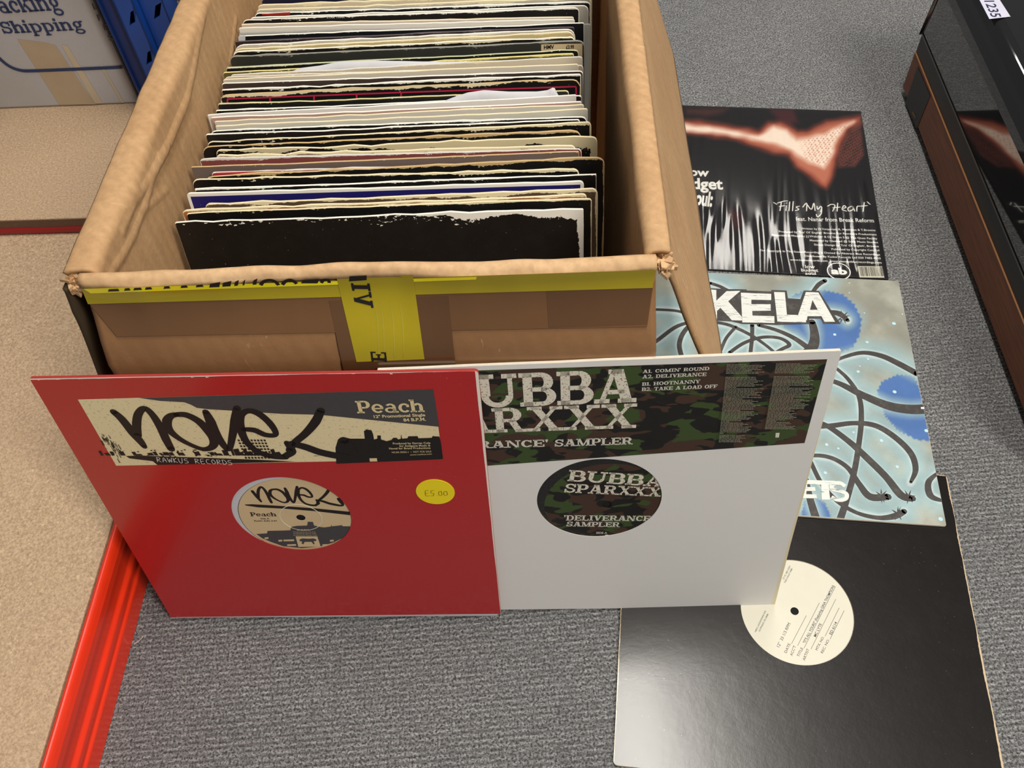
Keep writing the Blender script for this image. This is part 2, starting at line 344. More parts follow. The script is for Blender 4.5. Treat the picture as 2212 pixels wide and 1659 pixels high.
    g['n'] = (0.98, [R(.08, 0, .30, .72), R(0, .62, .3, .72), R(0, 0, .42, .1), R(.62, 0, .84, .45), R(.52, 0, .94, .1)]+A(.52, .43, .32, .3, 0, 150, .22, .12))
    g['i'] = (0.46, [R(.1, 0, .32, .72), R(0, .62, .3, .72), R(0, 0, .42, .1), R(.1, .84, .32, 1.04)])
    g['p'] = (0.98, [R(.1, -.32, .32, .72), R(0, .62, .3, .72), R(0, -.32, .44, -.22)]+A(.5, .36, .4, .37, -120, 120, .22, .11))
    g['k'] = (0.98, [R(.08, 0, .30, 1.02), R(0, .92, .3, 1.02), R(0, 0, .4, .1), D(.36, .3, .7, .72, .12), D(.78, 0, .48, .46, .22), R(.56, 0, .98, .1), R(.52, .62, .92, .72)])
    g['g'] = (0.92, A(.4, .46, .34, .27, 0, 360, .2, .1, 18)+A(.42, -.12, .4, .22, 0, 360, .16, .11, 18)+[R(.62, .62, .88, .74), D(.2, .02, .26, .24, .14)])
    g['h'] = (0.95, [R(.08, 0, .32, 1.02), R(0, .9, .3, 1.02), R(0, 0, .42, .12), R(.6, 0, .84, .45), R(.5, 0, .92, .12)]+A(.52, .43, .32, .3, 0, 150, .22, .14))
_slab()
class Art:
    'flat print on a plane, built from photo-traced or local coordinates'
    def __init__(s, pl, h, clip=None): s.pl = pl; s.h = h; s.mb = MB(); s.k = 0; s.clip = clip
    def L(s, px): return s.pl.uv(px, s.h)
    def up(s): s.k += 1
    def z(s, q): return (q[0], q[1], s.h+s.k*2.5e-6)
    def poly(s, pts, local=False, mi=0): s.up(); s.mb.poly([s.z(q if local else s.L(q)) for q in pts], mi)
    def text(s, st, p0, p1, pt, bold=0.0, slab=False, local=False, mi=0, shear=False):
        s.up(); P0, P1, PT = [np.array(q, float) if local else s.L(q) for q in (p0, p1, pt)]
        if not shear:
            d = (P1-P0)/np.linalg.norm(P1-P0); nn = np.array([-d[1], d[0]]); PT = P0+nn*np.dot(PT-P0, nn)
        if slab:
            Wd = sum(SL[c][0] for c in st)-0.08; x = 0
            for c in st:
                w, ps = SL[c]
                for pg in ps: s.mb.poly([s.z(P0+(x+q[0])/Wd*(P1-P0)+q[1]*(PT-P0)) for q in pg], mi)
                x += w
            return
        v, f = glyphs(st, bold)
        if not len(v): return
        x0 = v[:, 0].min(); Wd = v[:, 0].max()-x0
        s.mb.add([s.z(P0+(q[0]-x0)/Wd*(P1-P0)+q[1]/CAPH*(PT-P0)) for q in v], f, mi)
    def ribbon(s, pts, ws, local=False, closed=False, sub=6, mi=0, cap=True):
        s.up(); P = [np.array(q, float) if local else s.L(q) for q in pts]; n = len(P)
        if not hasattr(ws, '__len__'): ws = [ws]*n
        if not local:
            sc = [np.linalg.norm(s.L((q[0]+1, q[1]))-s.L(q)) for q in pts]; ws = [a*b for a, b in zip(ws, sc)]
        out = []; wo = []; R = range(n if closed else n-1)
        for i in R:
            g = (lambda k: P[k % n]) if closed else (lambda k: P[max(0, min(n-1, k))])
            for j in range(sub):
                u = j/sub; a, b, c, d = g(i-1), g(i), g(i+1), g(i+2)
                out.append(0.5*((2*b)+(-a+c)*u+(2*a-5*b+4*c-d)*u*u+(-a+3*b-3*c+d)*u**3)); wo.append(ws[i]*(1-u)+ws[(i+1) % n]*u)
        if not closed: out.append(P[-1]); wo.append(ws[-1])
        m = len(out); v = []
        for i in range(m):
            a = out[(i-1) % m] if (closed or i > 0) else out[i]; b = out[(i+1) % m] if (closed or i < m-1) else out[i]
            d = b-a; d /= (np.linalg.norm(d)+1e-9); nn = np.array([-d[1], d[0]])*wo[i]/2; v += [s.z(out[i]+nn), s.z(out[i]-nn)]
        f = [(2*i, 2*i+1, 2*((i+1) % m)+1, 2*((i+1) % m)) for i in range(m if closed else m-1)]; s.mb.add(v, f, mi)
        if cap and not closed:
            for q, w in ((out[0], wo[0]), (out[-1], wo[-1])): s.mb.poly([s.z(q+w/2*np.array([math.cos(k*.785), math.sin(k*.785)])) for k in range(8)], mi)
        return out
    def circle(s, c, r, local=False, n=32, mi=0, a0=0, sx=1):
        c = np.array(c, float) if local else s.L(c); s.mb.poly([s.z(c+r*np.array([sx*math.cos(2*math.pi*k/n), math.sin(2*math.pi*k/n)])) for k in range(n)], mi)
    def ring(s, c, r0, r1, local=False, n=40, mi=0, sx=1):
        c = np.array(c, float) if local else s.L(c)
        P = lambda r, k: s.z(c+r*np.array([sx*math.cos(2*math.pi*k/n), math.sin(2*math.pi*k/n)]))
        for k in range(n): s.mb.poly([P(r1, k), P(r1, k+1), P(r0, k+1), P(r0, k)], mi)
    def obj(s, name, mat, parent):
        if s.clip:
            x0, y0, x1, y1 = s.clip; nb = MB()
            for f in s.mb.f:
                P = [s.mb.v[i] for i in f]
                for ax, lim, sg in ((0, x0, 1), (0, x1, -1), (1, y0, 1), (1, y1, -1)):
                    Q = []
                    for a, b in zip(P, P[1:]+P[:1]):
                        ia, ib = (a[ax]-lim)*sg >= 0, (b[ax]-lim)*sg >= 0
                        if ia: Q.append(a)
                        if ia != ib: t_ = (lim-a[ax])/(b[ax]-a[ax]); Q.append(tuple(a[k]+(b[k]-a[k])*t_ for k in range(3)))
                    P = Q
                    if len(P) < 3: break
                if len(P) >= 3: nb.poly(P)
            s.mb = nb
        return s.mb.obj(name, mat, parent)
def colour_grid(name, pl, h, corners, fn, nu, nv, parent, rough=0.5, coat=0.0, metal=0):
    'a print whose ink colours vary: bilinear patch over 4 local corners (BL, BR, TR, TL)'
    bl, br, tr, tl = [np.array(c, float) for c in corners]; v = []; cols = []
    for j in range(nv+1):
        for i in range(nu+1):
            a, b = i/nu, j/nv; q = (bl*(1-a)+br*a)*(1-b)+(tl*(1-a)+tr*a)*b; v.append((q[0], q[1], h))
    f = [(j*(nu+1)+i, j*(nu+1)+i+1, (j+1)*(nu+1)+i+1, (j+1)*(nu+1)+i) for j in range(nv) for i in range(nu)]
    V = np.array(v); P = np.array([pl.w(q[0], q[1], h) for q in v]) - CAM
    px = np.stack([CX+F*P@rt/(P@fw), CY-F*P@up/(P@fw)], 1)
    colr = fn(px, V); me = mesh(v, f, name); ca = me.color_attributes.new('ink', 'FLOAT_COLOR', 'POINT')
    lin = np.where(colr <= 0.04045, colr/12.92, ((colr+0.055)/1.055)**2.4); ca.data.foreach_set('color', np.concatenate([lin, np.ones((len(v), 1))], 1).ravel())
    t = NT(name+'_ink'); a = t.n('Attribute'); a.attribute_name = 'ink'; n = t.noise(700, 2); t.col(t.mix(t.math('MULTIPLY', n, 0.18), a.outputs['Color'], rgb(60, 58, 56))); t.rough(rough)
    t.b.inputs['Coat Weight'].default_value = coat; return link(name, me, parent, [t.m])
def segdist(px, pts):
    d = np.full(len(px), 1e9)
    for a, b in zip(pts[:-1], pts[1:]):
        a = np.array(a, float); b = np.array(b, float); e = b-a; tt = np.clip(((px-a)@e)/(e@e+1e-9), 0, 1); d = np.minimum(d, np.linalg.norm(px-(a+tt[:, None]*e), axis=1))
    return d
def inside(px, poly):
    x, y = px[:, 0], px[:, 1]; r = np.zeros(len(px), bool); n = len(poly)
    for i in range(n):
        x0, y0 = poly[i]; x1, y1 = poly[(i+1) % n]
        if y0 == y1: continue
        c = ((y0 > y) != (y1 > y)) & (x < (x1-x0)*(y-y0)/(y1-y0)+x0); r ^= c
    return r
def sdist(px, poly):
    d = segdist(px, list(poly)+[poly[0]]); return np.where(inside(px, poly), -d, d)
def sm(x, a, b): return np.clip((x-a)/(b-a), 0, 1)
def lerp(a, b, t): return a*(1-t[:, None])+np.array(b)/255*t[:, None]

# ================================================================== SETTING
me = mesh([(-2.2, -1.2, 0), (2.6, -1.2, 0), (2.6, 3.4, 0), (-2.2, 3.4, 0)], [(0, 1, 2, 3)], 'floor')
tag(link('floor', me, None, [M['carpet']]), kind='structure')

# ------------------------------------------------------------------ shelving
def rack(name, origin, xdir, label):
    x = Vector(xdir).normalized(); y = Vector((0, 0, 1)).cross(x)
    m = Matrix(((x.x, y.x, 0, origin[0]), (x.y, y.y, 0, origin[1]), (x.z, y.z, 1, origin[2]), (0, 0, 0, 1)))
    o = empty(name, m); tag(o, label, 'shelving', 'steel and chipboard shelving bays'); return o
def extrude_profile(name, prof, x0, x1, mat, parent, axis='x', smooth=False):
    v = [(x0, a, b) for a, b in prof]+[(x1, a, b) for a, b in prof]; n = len(prof)
    f = [(i, i+1, n+i+1, n+i) for i in range(n-1)]+[(n-1, 0, n, 2*n-1), tuple(reversed(range(n))), tuple(range(n, 2*n))]
    return link(name, mesh(v, f, name), parent, [mat], smooth)
# lower bay: local x runs along the red beam (away from the camera), local y into the bay (left)
A0 = atz((215, 1659), 0); B0 = atz((317, 1272), 0); dr = B0-A0; dr /= np.linalg.norm(dr)
r1 = rack('shelving_bay', A0-dr*0.35, dr, 'low chipboard shelf with a ribbed bright red beam along its right edge')
ZB = 0.078
prof = [(0, 0), (0, .022), (.003, .025), (.003, .029), (0, .032), (0, .038), (.0035, .042), (.0035, .057), (.0005, .061), (.0005, .070), (.002, .0745), (.0035, .0775), (.006, .079), (.009, .0775), (.0095, .066), (.030, .062), (.030, 0)]
bevel(extrude_profile('red_beam', prof, 0, .985, M['red_metal'], r1), .0012, 2)
mb = MB(); mb.box(0, .0115, .062, .985, .9, ZB-.001); bevel(mb.obj('shelf_board', M['board'], r1), .001, 1)
mb = MB(); mb.box(0, .87, 0, .985, .9, .062); mb.obj('support_rail', M['darkred'], r1)
# upper bay
a1 = atz((0, 475), .1); b1 = atz((195, 469), .1); dx = b1-a1; dx /= np.linalg.norm(dx)
o2 = np.array([-.40, a1[1]+(-.40-a1[0])*dx[1]/dx[0], 0])-dx*.75
r2 = rack('shelving_bay', o2, dx, 'rear chipboard shelf raised on a thin dark red lip with two blue uprights')
LB = .80
mb = MB(); mb.box(0, 0, .088, LB, .62, .1); bevel(mb.obj('shelf_board', M['board'], r2), .001, 1)
mb = MB(); mb.box(0, -.0012, .0875, LB, .0, .0985); mb.obj('raw_edge', M['board_raw'], r2)
prof = [(-.002, .079), (-.002, .0875), (.02, .0875), (.02, 0), (.004, 0), (.004, .079)]
mb = MB(); mb.box(0, -.003, .0790, LB, .004, .0874); mb.box(0, .02, 0, LB, .03, .0874); bevel(mb.obj('red_beam', M['darkred'], r2), .0015, 2)
mb = MB(); mb.box(-.9, .08, .600, LB-.12, .62, .616); bevel(mb.obj('shade_shelf_board', M['board'], r2), .001, 1)  # unseen shelf above the view, added to shade the rear bay
mb = MB(); mb.box(-.9, .074, .585, LB-.12, .079, .617); bevel(mb.obj('shade_shelf_beam', M['darkred'], r2), .001, 1)  # front beam of the added shelf, also out of view
# boxes behind
bl = atz((0, 236), .1); br_ = atz((300, 224), .1); bd = br_-bl; bd /= np.linalg.norm(bd)
class BoxPlane(Plane): pass
KP = Plane(bl-bd*.25+np.array([0, 0, .0005]), bd, (0, 0, 1))       # front face of the printed carton, N towards the camera
WK = KP.uv((296, 224))[0]+.004; HK = .33
kb = empty('printed_carton', KP.matrix()); tag(kb, 'pale packing carton printed Packing Shipping in navy on the rear shelf', 'box', 'cartons on the rear shelf')
mb = MB(); mb.box(0, 0, -.30, WK, HK, 0)
t = NT('pale_carton_print'); a = t.noise(6, 4); b = t.noise(220, 2); c = t.mix(t.ramp(a, .3, .7), rgb(186, 184, 188), rgb(172, 168, 164)); c = t.mix(t.math('MULTIPLY', b, .2), c, rgb(150, 140, 130)); t.col(c); t.rough(.65); M['pale_carton'] = t.m
bevel(mb.obj('carton_body', M['pale_carton'], kb), .003, 2)
M['clear_tape'] = plain('tan_packing_tape', rgb(184, 164, 136), .3, .1, 30, coat=.4)
M['clear_tape2'] = plain('tan_packing_tape_light', rgb(200, 184, 158), .3, .1, 30, coat=.4)
q = Art(KP, .0004); q.poly([(37, 84), (128, 226), (206, 226), (120, 98), (95, 92)]); q.obj('packing_tape', M['clear_tape'], kb)
q = Art(KP, .0005); q.poly([(132, 96), (205, 224), (222, 223), (146, 100)]); q.poly([(215, 140), (262, 222), (268, 222), (220, 140)]); q.obj('packing_tape', M['clear_tape2'], kb)
q = Art(KP, .0008); q.text('Packing', (-22, 31), (136, 21), (-32, -6), slab=True); q.text('Shipping', (8, 73), (184, 64), (0, 47), slab=True); q.obj('printed_lettering', M['navy_ink'], kb)
q = Art(KP, .0008); q.ribbon([(-30, 95), (0, 127), (22, 144), (45, 152), (70, 153), (150, 150), (262, 145)], 7.5); q.obj('printed_rule', M['navy_ink'], kb)
q = Art(KP, .0008)
for s, p in (('L', (203, 21)), ('F', (213, 45)), ('E', (226, 66)), ('S', (236, 88))): q.text(s, p, (p[0]+10, p[1]), (p[0]-5, p[1]-13))
q.obj('printed_letters', M['grey_ink'], kb)
# second carton right of the uprights
k2u = KP.uv((352, 0))[0]-.055
KQ = Plane(KP.w(k2u, 0, -.02), bd, (0, 0, 1)); kc = empty('printed_carton', KQ.matrix()); tag(kc, 'pale carton printed with rows of numbers, behind the blue uprights', 'box', 'cartons on the rear shelf')
mb = MB(); mb.box(0, 0, -.28, .135, .36, 0); bevel(mb.obj('carton_body', M['pale_carton'], kc), .003, 2)
q = Art(KQ, .0005)
q.text('020', (361, 14), (393, 12), (356, 0)); q.text('01', (370, 38), (388, 37), (366, 24)); q.text('01', (377, 58), (392, 57), (373, 45)); q.obj('printed_numbers', M['grey_ink'], kc)
# uprights
def upright(px0, px1, px2, dy, parent, slots):
    P = KP.w(0, 0, dy)
    pl = Plane(P, bd, (0, 0, 1)); u0, u1, u2 = pl.uv(px0)[0], pl.uv(px1)[0], pl.uv(px2)[0]
    inv = parent.matrix_world.inverted()
    loc = Matrix.Translation(Vector((0, 0, 0)))
    w = pl.matrix(); o = None
    m = inv @ w
    # folded dark flange, slotted face, return flange
    y0, y1 = -.10, .75
    mb = MB(); mb.box(u0, y0, -.032, u1, y1, -.006); mb.box(u0, y0, -.006, u0+.003, y1, -.001)
    fl = mb.obj('upright_flange', M['blue_dark'], parent); fl.matrix_local = m; bevel(fl, .001, 1)
    mb = MB(); c = (u1+u2)/2+.004; hw = .0042; pitch = slots; k = int((y1-y0)/pitch)+1
    for i in range(k):
        b0 = y0+i*pitch; b1_ = b0+pitch; s0 = b0+pitch*.32; s1 = b0+pitch*.72; sk = .004
        out = [(u1, b0), (u2, b0), (u2, b1_), (u1, b1_)]; inn = [(c-hw-sk, s0), (c+hw-sk, s0+.004), (c+hw+sk, s1), (c-hw+sk, s1-.004)]
        for z in (0, -.0025):
            for e in range(4):
                n = (e+1) % 4; f = [out[e]+(z,), out[n]+(z,), inn[n]+(z,), inn[e]+(z,)]
                mb.poly(f if z == 0 else f[::-1])
        for e in range(4):
            n = (e+1) % 4; mb.poly([inn[e]+(0,), inn[n]+(0,), inn[n]+(-.0025,), inn[e]+(-.0025,)])
    mb.box(u2-.0025, y0, -.034, u2, y1, 0); mb.box(u1, y0, -.034, u1+.0025, y1, 0)
    fa = mb.obj('slotted_upright', M['blue_metal'], parent); fa.matrix_local = m
    mb = MB(); mb.box(u1+.003, y0, -.031, u2-.003, y1, -.024); bk = mb.obj('upright_back', M['blue_dark'], parent); bk.matrix_local = m
upright((205, 0), (241, 0), (286, 0), .026, r2, .052)
upright((286, 0), (295, 0), (352, 0), -.001+.016, r2, .052)

# ================================================================== CARTON OF RECORDS
ZR = .375
def line(p, q): 
    p = np.array(p); q = np.array(q); return lambda y: p+(q-p)*(y-p[1])/(q[1]-p[1])
LI = line(atz((195, 592), ZR), atz((440, 0), ZR)); LO = line(atz((150, 598), ZR-.004), atz((402, 0), ZR-.004))
RI = line(atz((1405, 554), ZR), atz((1340, 0), ZR)); RO = line(atz((1441, 560), ZR-.004), atz((1372, 0), ZR-.004))
fi = line(atz((195, 592), ZR)[[1, 0, 2]], atz((1405, 554), ZR)[[1, 0, 2]])
FI = lambda x: fi(x)[[1, 0, 2]]                                  # inner rim of the front wall at world x
YB = .945
bo = Vector(((LI(.43)[0]+RI(.40)[0])/2, .66, 0))
carton = empty('cardboard_box', Matrix.Translation(bo))
tag(carton, 'large open brown cardboard box with yellow tape, packed with upright records', 'box')
BV = np.array(bo)
def sheet(name, rows, mat, thick=.004, off=-1, smooth=True, parent=carton):
    nr, nc = len(rows), len(rows[0]); v = [tuple(np.array(p)-BV) for r in rows for p in r]
    f = [(i*nc+j, i*nc+j+1, (i+1)*nc+j+1, (i+1)*nc+j) for i in range(nr-1) for j in range(nc-1)]
    o = link(name, mesh(v, f, name), parent, [mat], smooth)
    s = o.modifiers.new('thickness', 'SOLIDIFY'); s.thickness = thick; s.offset = off; return o
nz = lambda x, y, z=0: noise.noise(Vector((x, y, z)))
# creases of the left wall, traced on its inner face
LW = Plane(np.array([LI(.43)[0], .43, 0]), LI(.43)-LI(.93), (0, 0, 1))
crease = [([(440, 0), (418, 96), (395, 205), (354, 311), (304, 395), (276, 440), (254, 500)], .0014), ([(396, 211), (359, 308), (318, 376), (299, 443), (277, 510), (254, 555), (228, 592)], .0014),
          ([(284, 409), (247, 469), (209, 536), (196, 580)], .0012), ([(397, 220), (430, 286), (445, 330)], -.001), ([(354, 311), (400, 400), (430, 500)], -.001), ([(500, 40), (490, 130), (470, 260)], .0012), ([(300, 450), (350, 410)], .0008), ([(280, 250), (330, 330)], -.0008)]
cre = [([LW.uv(p) for p in pts], a) for pts, a in crease]
def crz(P):
    d = np.zeros(len(P))
    for pts, a in cre: dd = segdist(P, pts); d += a*np.exp(-(dd/.0020)**2)+a*.2*np.exp(-(dd/.009)**2)
    return d
def side_rows(I, O, sgn, y0, y1, n, crease=False, m=40):
    rows = []
    for i in range(n):
        y = y0+(y1-y0)*i/(n-1); a = I(y); b = O(y); r = abs(b[0]-a[0])/2; row = []
        for j in range(m+1):
            z = .008+(ZR-.004-.008)*j/m; bul = -sgn*0.0; x = a[0]+sgn*.003*math.sin(math.pi*min(1, z/.34))*(.5+nz(y*4, z*5))
            p = np.array([x, y, z])
            p[0] += .0015*nz(y*14, z*9, 3)
            row.append(p)
        for j in range(1, 10):
            th = math.pi*j/10; cx = (a[0]+b[0])/2
            row.append(np.array([cx+(-sgn)*r*math.cos(th), y, ZR-.004+.004*math.sin(th)**.5+.0010*nz(y*40, j*.3, 5)]))
        rows.append(row)
    if crease:
        Q = np.array([[np.dot(r[j]-LW.O, LW.U), r[j][2]] for r in rows for j in range(m+1)]); D = crz(Q).reshape(n, m+1)
        for i in range(n):
            for j in range(m+1): rows[i][j][0] += D[i, j]
    return rows
yl, yr = LI(.43), RI(.40)
y0L = atz((195, 592), ZR)[1]; y0R = atz((1405, 554), ZR)[1]
sheet('left_wall', side_rows(LI, LO, -1, y0L+.002, YB, 280, True, 170), M['card'], .004, -1)
sheet('right_wall', side_rows(RI, RO, 1, y0R+.002, YB, 60), M['card'], .004, 1)
def flap_rows(O, sgn, y0, y1, n, theta, L, m=16):
    rows = []
    for i in range(n):
        y = y0+(y1-y0)*i/(n-1); b = O(y); th = theta(y, b); row = []; p = b+np.array([0, 0, -.008]); row.append(b.copy()+np.array([0, 0, -.004]))
        for j in range(m+1):
            s = L*j/m; q = p+np.array([sgn*math.sin(th)*s, 0, -math.cos(th)*s]); q[0] += sgn*.0016*nz(y*11, s*14, 8)+sgn*.002*math.exp(-((s-.02)/.008)**2)*(.4+.6*nz(y*9, 2)); row.append(q)
        rows.append(row)
    return rows
fr = flap_rows(RO, 1, y0R-.006, YB-.02, 60, lambda y, b: .335, .215)
rf = sheet('right_flap', fr, M['card'], .004, 1)
sheet('left_flap', flap_rows(LO, -1, y0L-.004, YB-.02, 40, lambda y, b: .17, .165), M['flap_shade'], .0045, -1)
# right wall pen marks lie on the flap near its outer edge
FPc = fr[12][10]; FPn = np.cross(np.array(fr[50][3])-np.array(fr[5][3]), np.array(fr[20][14])-np.array(fr[20][3])); FPn /= np.linalg.norm(FPn)
# front wall, fold and the folded-down front flap
xa, xb = LI(y0L)[0], RI(y0R)[0]
FOpx = [(178, 622), (300, 630), (440, 618), (600, 608), (780, 597), (860, 597), (1000, 607), (1120, 606), (1300, 596), (1418, 585)]
FOw = [atz(p, ZR-.004) for p in FOpx]
def FOy(x):
    xs = [p[0] for p in FOw]; return float(np.interp(x, xs, [p[1] for p in FOw]))
xfa, xfb = FOw[0][0], FOw[-1][0]
YS = lambda x: .3765-.079*x                                       # the leaning sleeves touch the flap along this line
rows = []; NX = 90
for i in range(NX+1):
    x = xfa+(xfb-xfa)*i/NX; yi = FI(min(max(x, xa), xb))[1]; yo = FOy(x); row = []
    for j in range(9): row.append(np.array([x, yi+.0015*nz(x*9, j*.5), .006+(ZR-.010-.006)*j/8]))
    for j in range(1, 9):
        t_ = j/9; row.append(np.array([x+.0006*nz(x*70, j), yi+(yo-yi)*t_, ZR-.006+.008*math.sin(math.pi*t_)+.0022*nz(x*34, t_*2, 4)*math.sin(math.pi*t_)]))
    rows.append(row)
sheet('front_wall', rows, M['card_rim'], .003, 1)
zf = [.371, .362, .350, .335, .318, .300, .275, .245, .215]
def yface(x, z):
    yo = FOy(x); ys = YS(x)+.0012; a = min(1, (.371-z)/.060); a = a*a*(3-2*a); return yo*(1-a)+ys*a+(.003*(.30-z)/.085 if z < .30 else 0)
rows = []
for i in range(NX+1):
    x = xfa+(xfb-xfa)*i/NX; row = []
    for z in zf: row.append(np.array([x, yface(x, z)+.0012*nz(x*9, z*14, 6), z]))
    rows.append(row)
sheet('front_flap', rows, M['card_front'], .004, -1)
# tapes wrapped over the flap: follow its surface a hair outside
def tape(name, corners, mat, h, nx=40, nzz=10, ragtop=0.0):
    'corners: px of TL, TR, BR, BL on the flap'
    FP = Plane((0, YS(0)+.012, .33), (1, -.079, 0), (0, 0, 1)); uv = [FP.uv(c) for c in corners]
    pts = []
    for i in range(nx+1):
        a = i/nx; row = []
        for j in range(nzz+1):
            b = j/nzz; q = (np.array(corners[0])*(1-a)+np.array(corners[1])*a)*(1-b)+(np.array(corners[3])*(1-a)+np.array(corners[2])*a)*b
            if ragtop: q = q+np.array([0, ragtop*nz(q[0]*.02, 3)*(1-b)])
            d = ray(q); lo, hi = .1, 1.5
            for _ in range(40):
                mid = (lo+hi)/2; P = CAM+d*mid; inside_ = P[1] > yface(min(max(P[0], xfa), xfb), min(max(P[2], .2), .371))+.0012*nz(P[0]*9, P[2]*14, 6)-h
                if inside_: hi = mid
                else: lo = mid
            row.append(CAM+d*lo)
        pts.append(row)
    nr, nc = len(pts), len(pts[0]); v = [tuple(np.array(p)-BV) for r in pts for p in r]
    f = [(i*nc+j, i*nc+j+1, (i+1)*nc+j+1, (i+1)*nc+j) for i in range(nr-1) for j in range(nc-1)]
    return link(name, mesh(v, f, name), carton, [mat], True)
def surf_art(name, fn, mat, h):
    'draw with Art in px, then drop every vertex on the flap surface'
    FP = Plane((0, YS(0)+.012, .33), (1, -.079, 0), (0, 0, 1)); q = Art(FP, 0); fn(q); vv = []
    for p in q.mb.v:
        w = FP.w(p[0], p[1], 0); d = ray(proj(w)); lo, hi = .1, 1.5
        for _ in range(36):
            mid = (lo+hi)/2; P = CAM+d*mid
            if P[1] > yface(min(max(P[0], xfa), xfb), min(max(P[2], .2), .371))+.0012*nz(P[0]*9, P[2]*14, 6)-h: hi = mid
            else: lo = mid
        vv.append(tuple(CAM+d*lo-BV))
    return link(name, mesh(vv, q.mb.f, name), carton, [mat])
tape('brown_tape', ((190, 652), (1412, 612), (1398, 706), (252, 727)), M['brown_tape'], .0013, 90, 20)
tape('brown_tape', ((710, 650), (968, 640), (985, 796), (742, 800)), M['brown_tape_dark'], .0016, 20)
tape('brown_tape', ((1180, 620), (1410, 612), (1398, 700), (1185, 708)), M['brown_tape_dark'], .0015, 20)
M['yellow_tape_back'] = plain('yellow_tape_on_brown', rgb(168, 150, 22), .26, .1, 26, coat=.5)
tape('yellow_tape', ((176, 624), (1416, 583), (1410, 622), (190, 657)), M['yellow_tape_back'], .0019, 90)
tape('yellow_tape', ((727, 600), (892, 594), (917, 776), (770, 782)), M['yellow_tape_back'], .0022, 24)
def bits(q):
    for x0, x1 in ((233, 258), (268, 282), (288, 307), (313, 329), (353, 368), (390, 406), (423, 440)): 
        y = 630-(x0-233)*.05; q.poly([(x0, y), (x0+2, y-5), (x1-3, y-6), (x1, y-1)])
    for k, (x0, x1, s) in enumerate(((452, 476, 0), (480, 500, 0), (506, 516, 0), (524, 530, 0), (546, 556, 0))): q.poly([(x0, 621-(x0-452)*.06), (x0+2, 613-(x0-452)*.08), (x1, 609-(x0-452)*.08), (x1-2, 620-(x0-452)*.06)])
    q.ribbon([(563, 616), (570, 608), (583, 605), (594, 608), (602, 616)], 8, cap=False); q.ribbon([(610, 615), (618, 607), (630, 605), (641, 613)], 8, cap=False)
    q.poly([(650, 612), (655, 605), (690, 603), (686, 612)]); q.ribbon([(694, 611), (700, 605), (710, 606), (711, 611)], 7, cap=False)
    q.poly([(754, 608), (755, 597), (792, 595), (792, 605)])
surf_art('printed_lettering', bits, M['black_ink'], .0026)
def vert(q):
    q.text('VI', (768, 664), (758, 612), (806, 658), slab=True); q.text('E', (803, 781), (800, 760), (836, 780), slab=True)
surf_art('printed_lettering', vert, M['black_ink'], .0026)
M['yellow_bright'] = plain('yellow_tape_over_fold', rgb(250, 236, 20), .3, .04, 26, coat=.4)
tape('yellow_tape', ((180, 624), (1030, 598), (1028, 604), (196, 634)), M['yellow_bright'], .0023, 90, 2)
M['crinkle'] = plain('tape_crinkle', rgb(180, 164, 56), .3, .2, 26, coat=.5)
def wr(q):
    for x in (808, 820, 842, 862): q.ribbon([(x, 650), (x+8, 700), (x+10, 772)], [1, 2.5, 1.5], cap=False)
surf_art('tape_wrinkles', wr, M['crinkle'], .0024)
# bottom and back
mb = MB(); mb.box(xa-BV[0], y0L-.02-BV[1], .001, RI(.9)[0]-BV[0]+.0, YB-BV[1], .014); mb.obj('bottom_panel', M['card'], carton)
BPn = np.array([.08, 1, 0]); bpl = onp((517, 0), (0, .915, 0), BPn); bpl2 = onp((534, 44), (0, .915, 0), BPn)
rows = []
for i in range(24):
    a = i/23; row = []
    for j in range(10):
        z = .016+(ZR-.016)*j/9; x0 = bpl[0]+(bpl[0]-bpl2[0])*(z-bpl[2])/(bpl[2]-bpl2[2])*1.0 if abs(bpl[2]-bpl2[2]) > 1e-5 else bpl[0]
        x0 = max(x0, LI(.9)[0]+.006); x = x0+(RI(.9)[0]-.004-x0)*a; row.append(np.array([x, .915-.08*x+.002*nz(x*8, z*6), z]))
    rows.append(row)
sheet('inner_flap', rows, M['card'], .007, 1)
rows = [[np.array([LI(YB)[0]+(RI(YB)[0]-LI(YB)[0])*i/20, YB+.001, .01+(ZR-.01)*j/8]) for j in range(9)] for i in range(21)]
sheet('back_wall', rows, M['card'], .004, 1)
# frayed corners where the folds have torn
def tatter(center, size, seed, n=26):
    rnd = random.Random(seed); mb = MB()
    for k in range(n):
        c = np.array(center)+np.array([rnd.gauss(0, size[0]), rnd.gauss(0, size[1]), rnd.gauss(0, size[2])])-BV; a = rnd.uniform(0, 6.28); L = rnd.uniform(.002, .005); w = rnd.uniform(.001, .003)
        d = np.array([math.cos(a), math.sin(a)*.7, rnd.uniform(-.5, .6)])*L; e = np.cross(d, [rnd.uniform(-1, 1), rnd.uniform(-1, 1), 1]); e = e/np.linalg.norm(e)*w; b = np.array([0, 0, 1])*rnd.uniform(.0008, .0022)
        P = [c-d-e, c+d-e*.4, c+d*.9+e*.6, c-d*.7+e]; i = len(mb.v); mb.v += [tuple(p-b) for p in P]+[tuple(p+b) for p in P]
        for f in ((3, 2, 1, 0), (4, 5, 6, 7), (0, 1, 5, 4), (1, 2, 6, 5), (2, 3, 7, 6), (3, 0, 4, 7)): mb.f.append(tuple(i+q for q in f)); mb.m.append(0)
    return tag(mb.obj('torn_corner', M['card_rim'], carton), 'frayed torn cardboard at the corner')
cL = atz((172, 606), ZR-.006); cR = atz((1432, 568), ZR-.006)
tatter(cL, (.005, .005, .0025), 3, 40); tatter(cR, (.003, .005, .002), 5, 36)

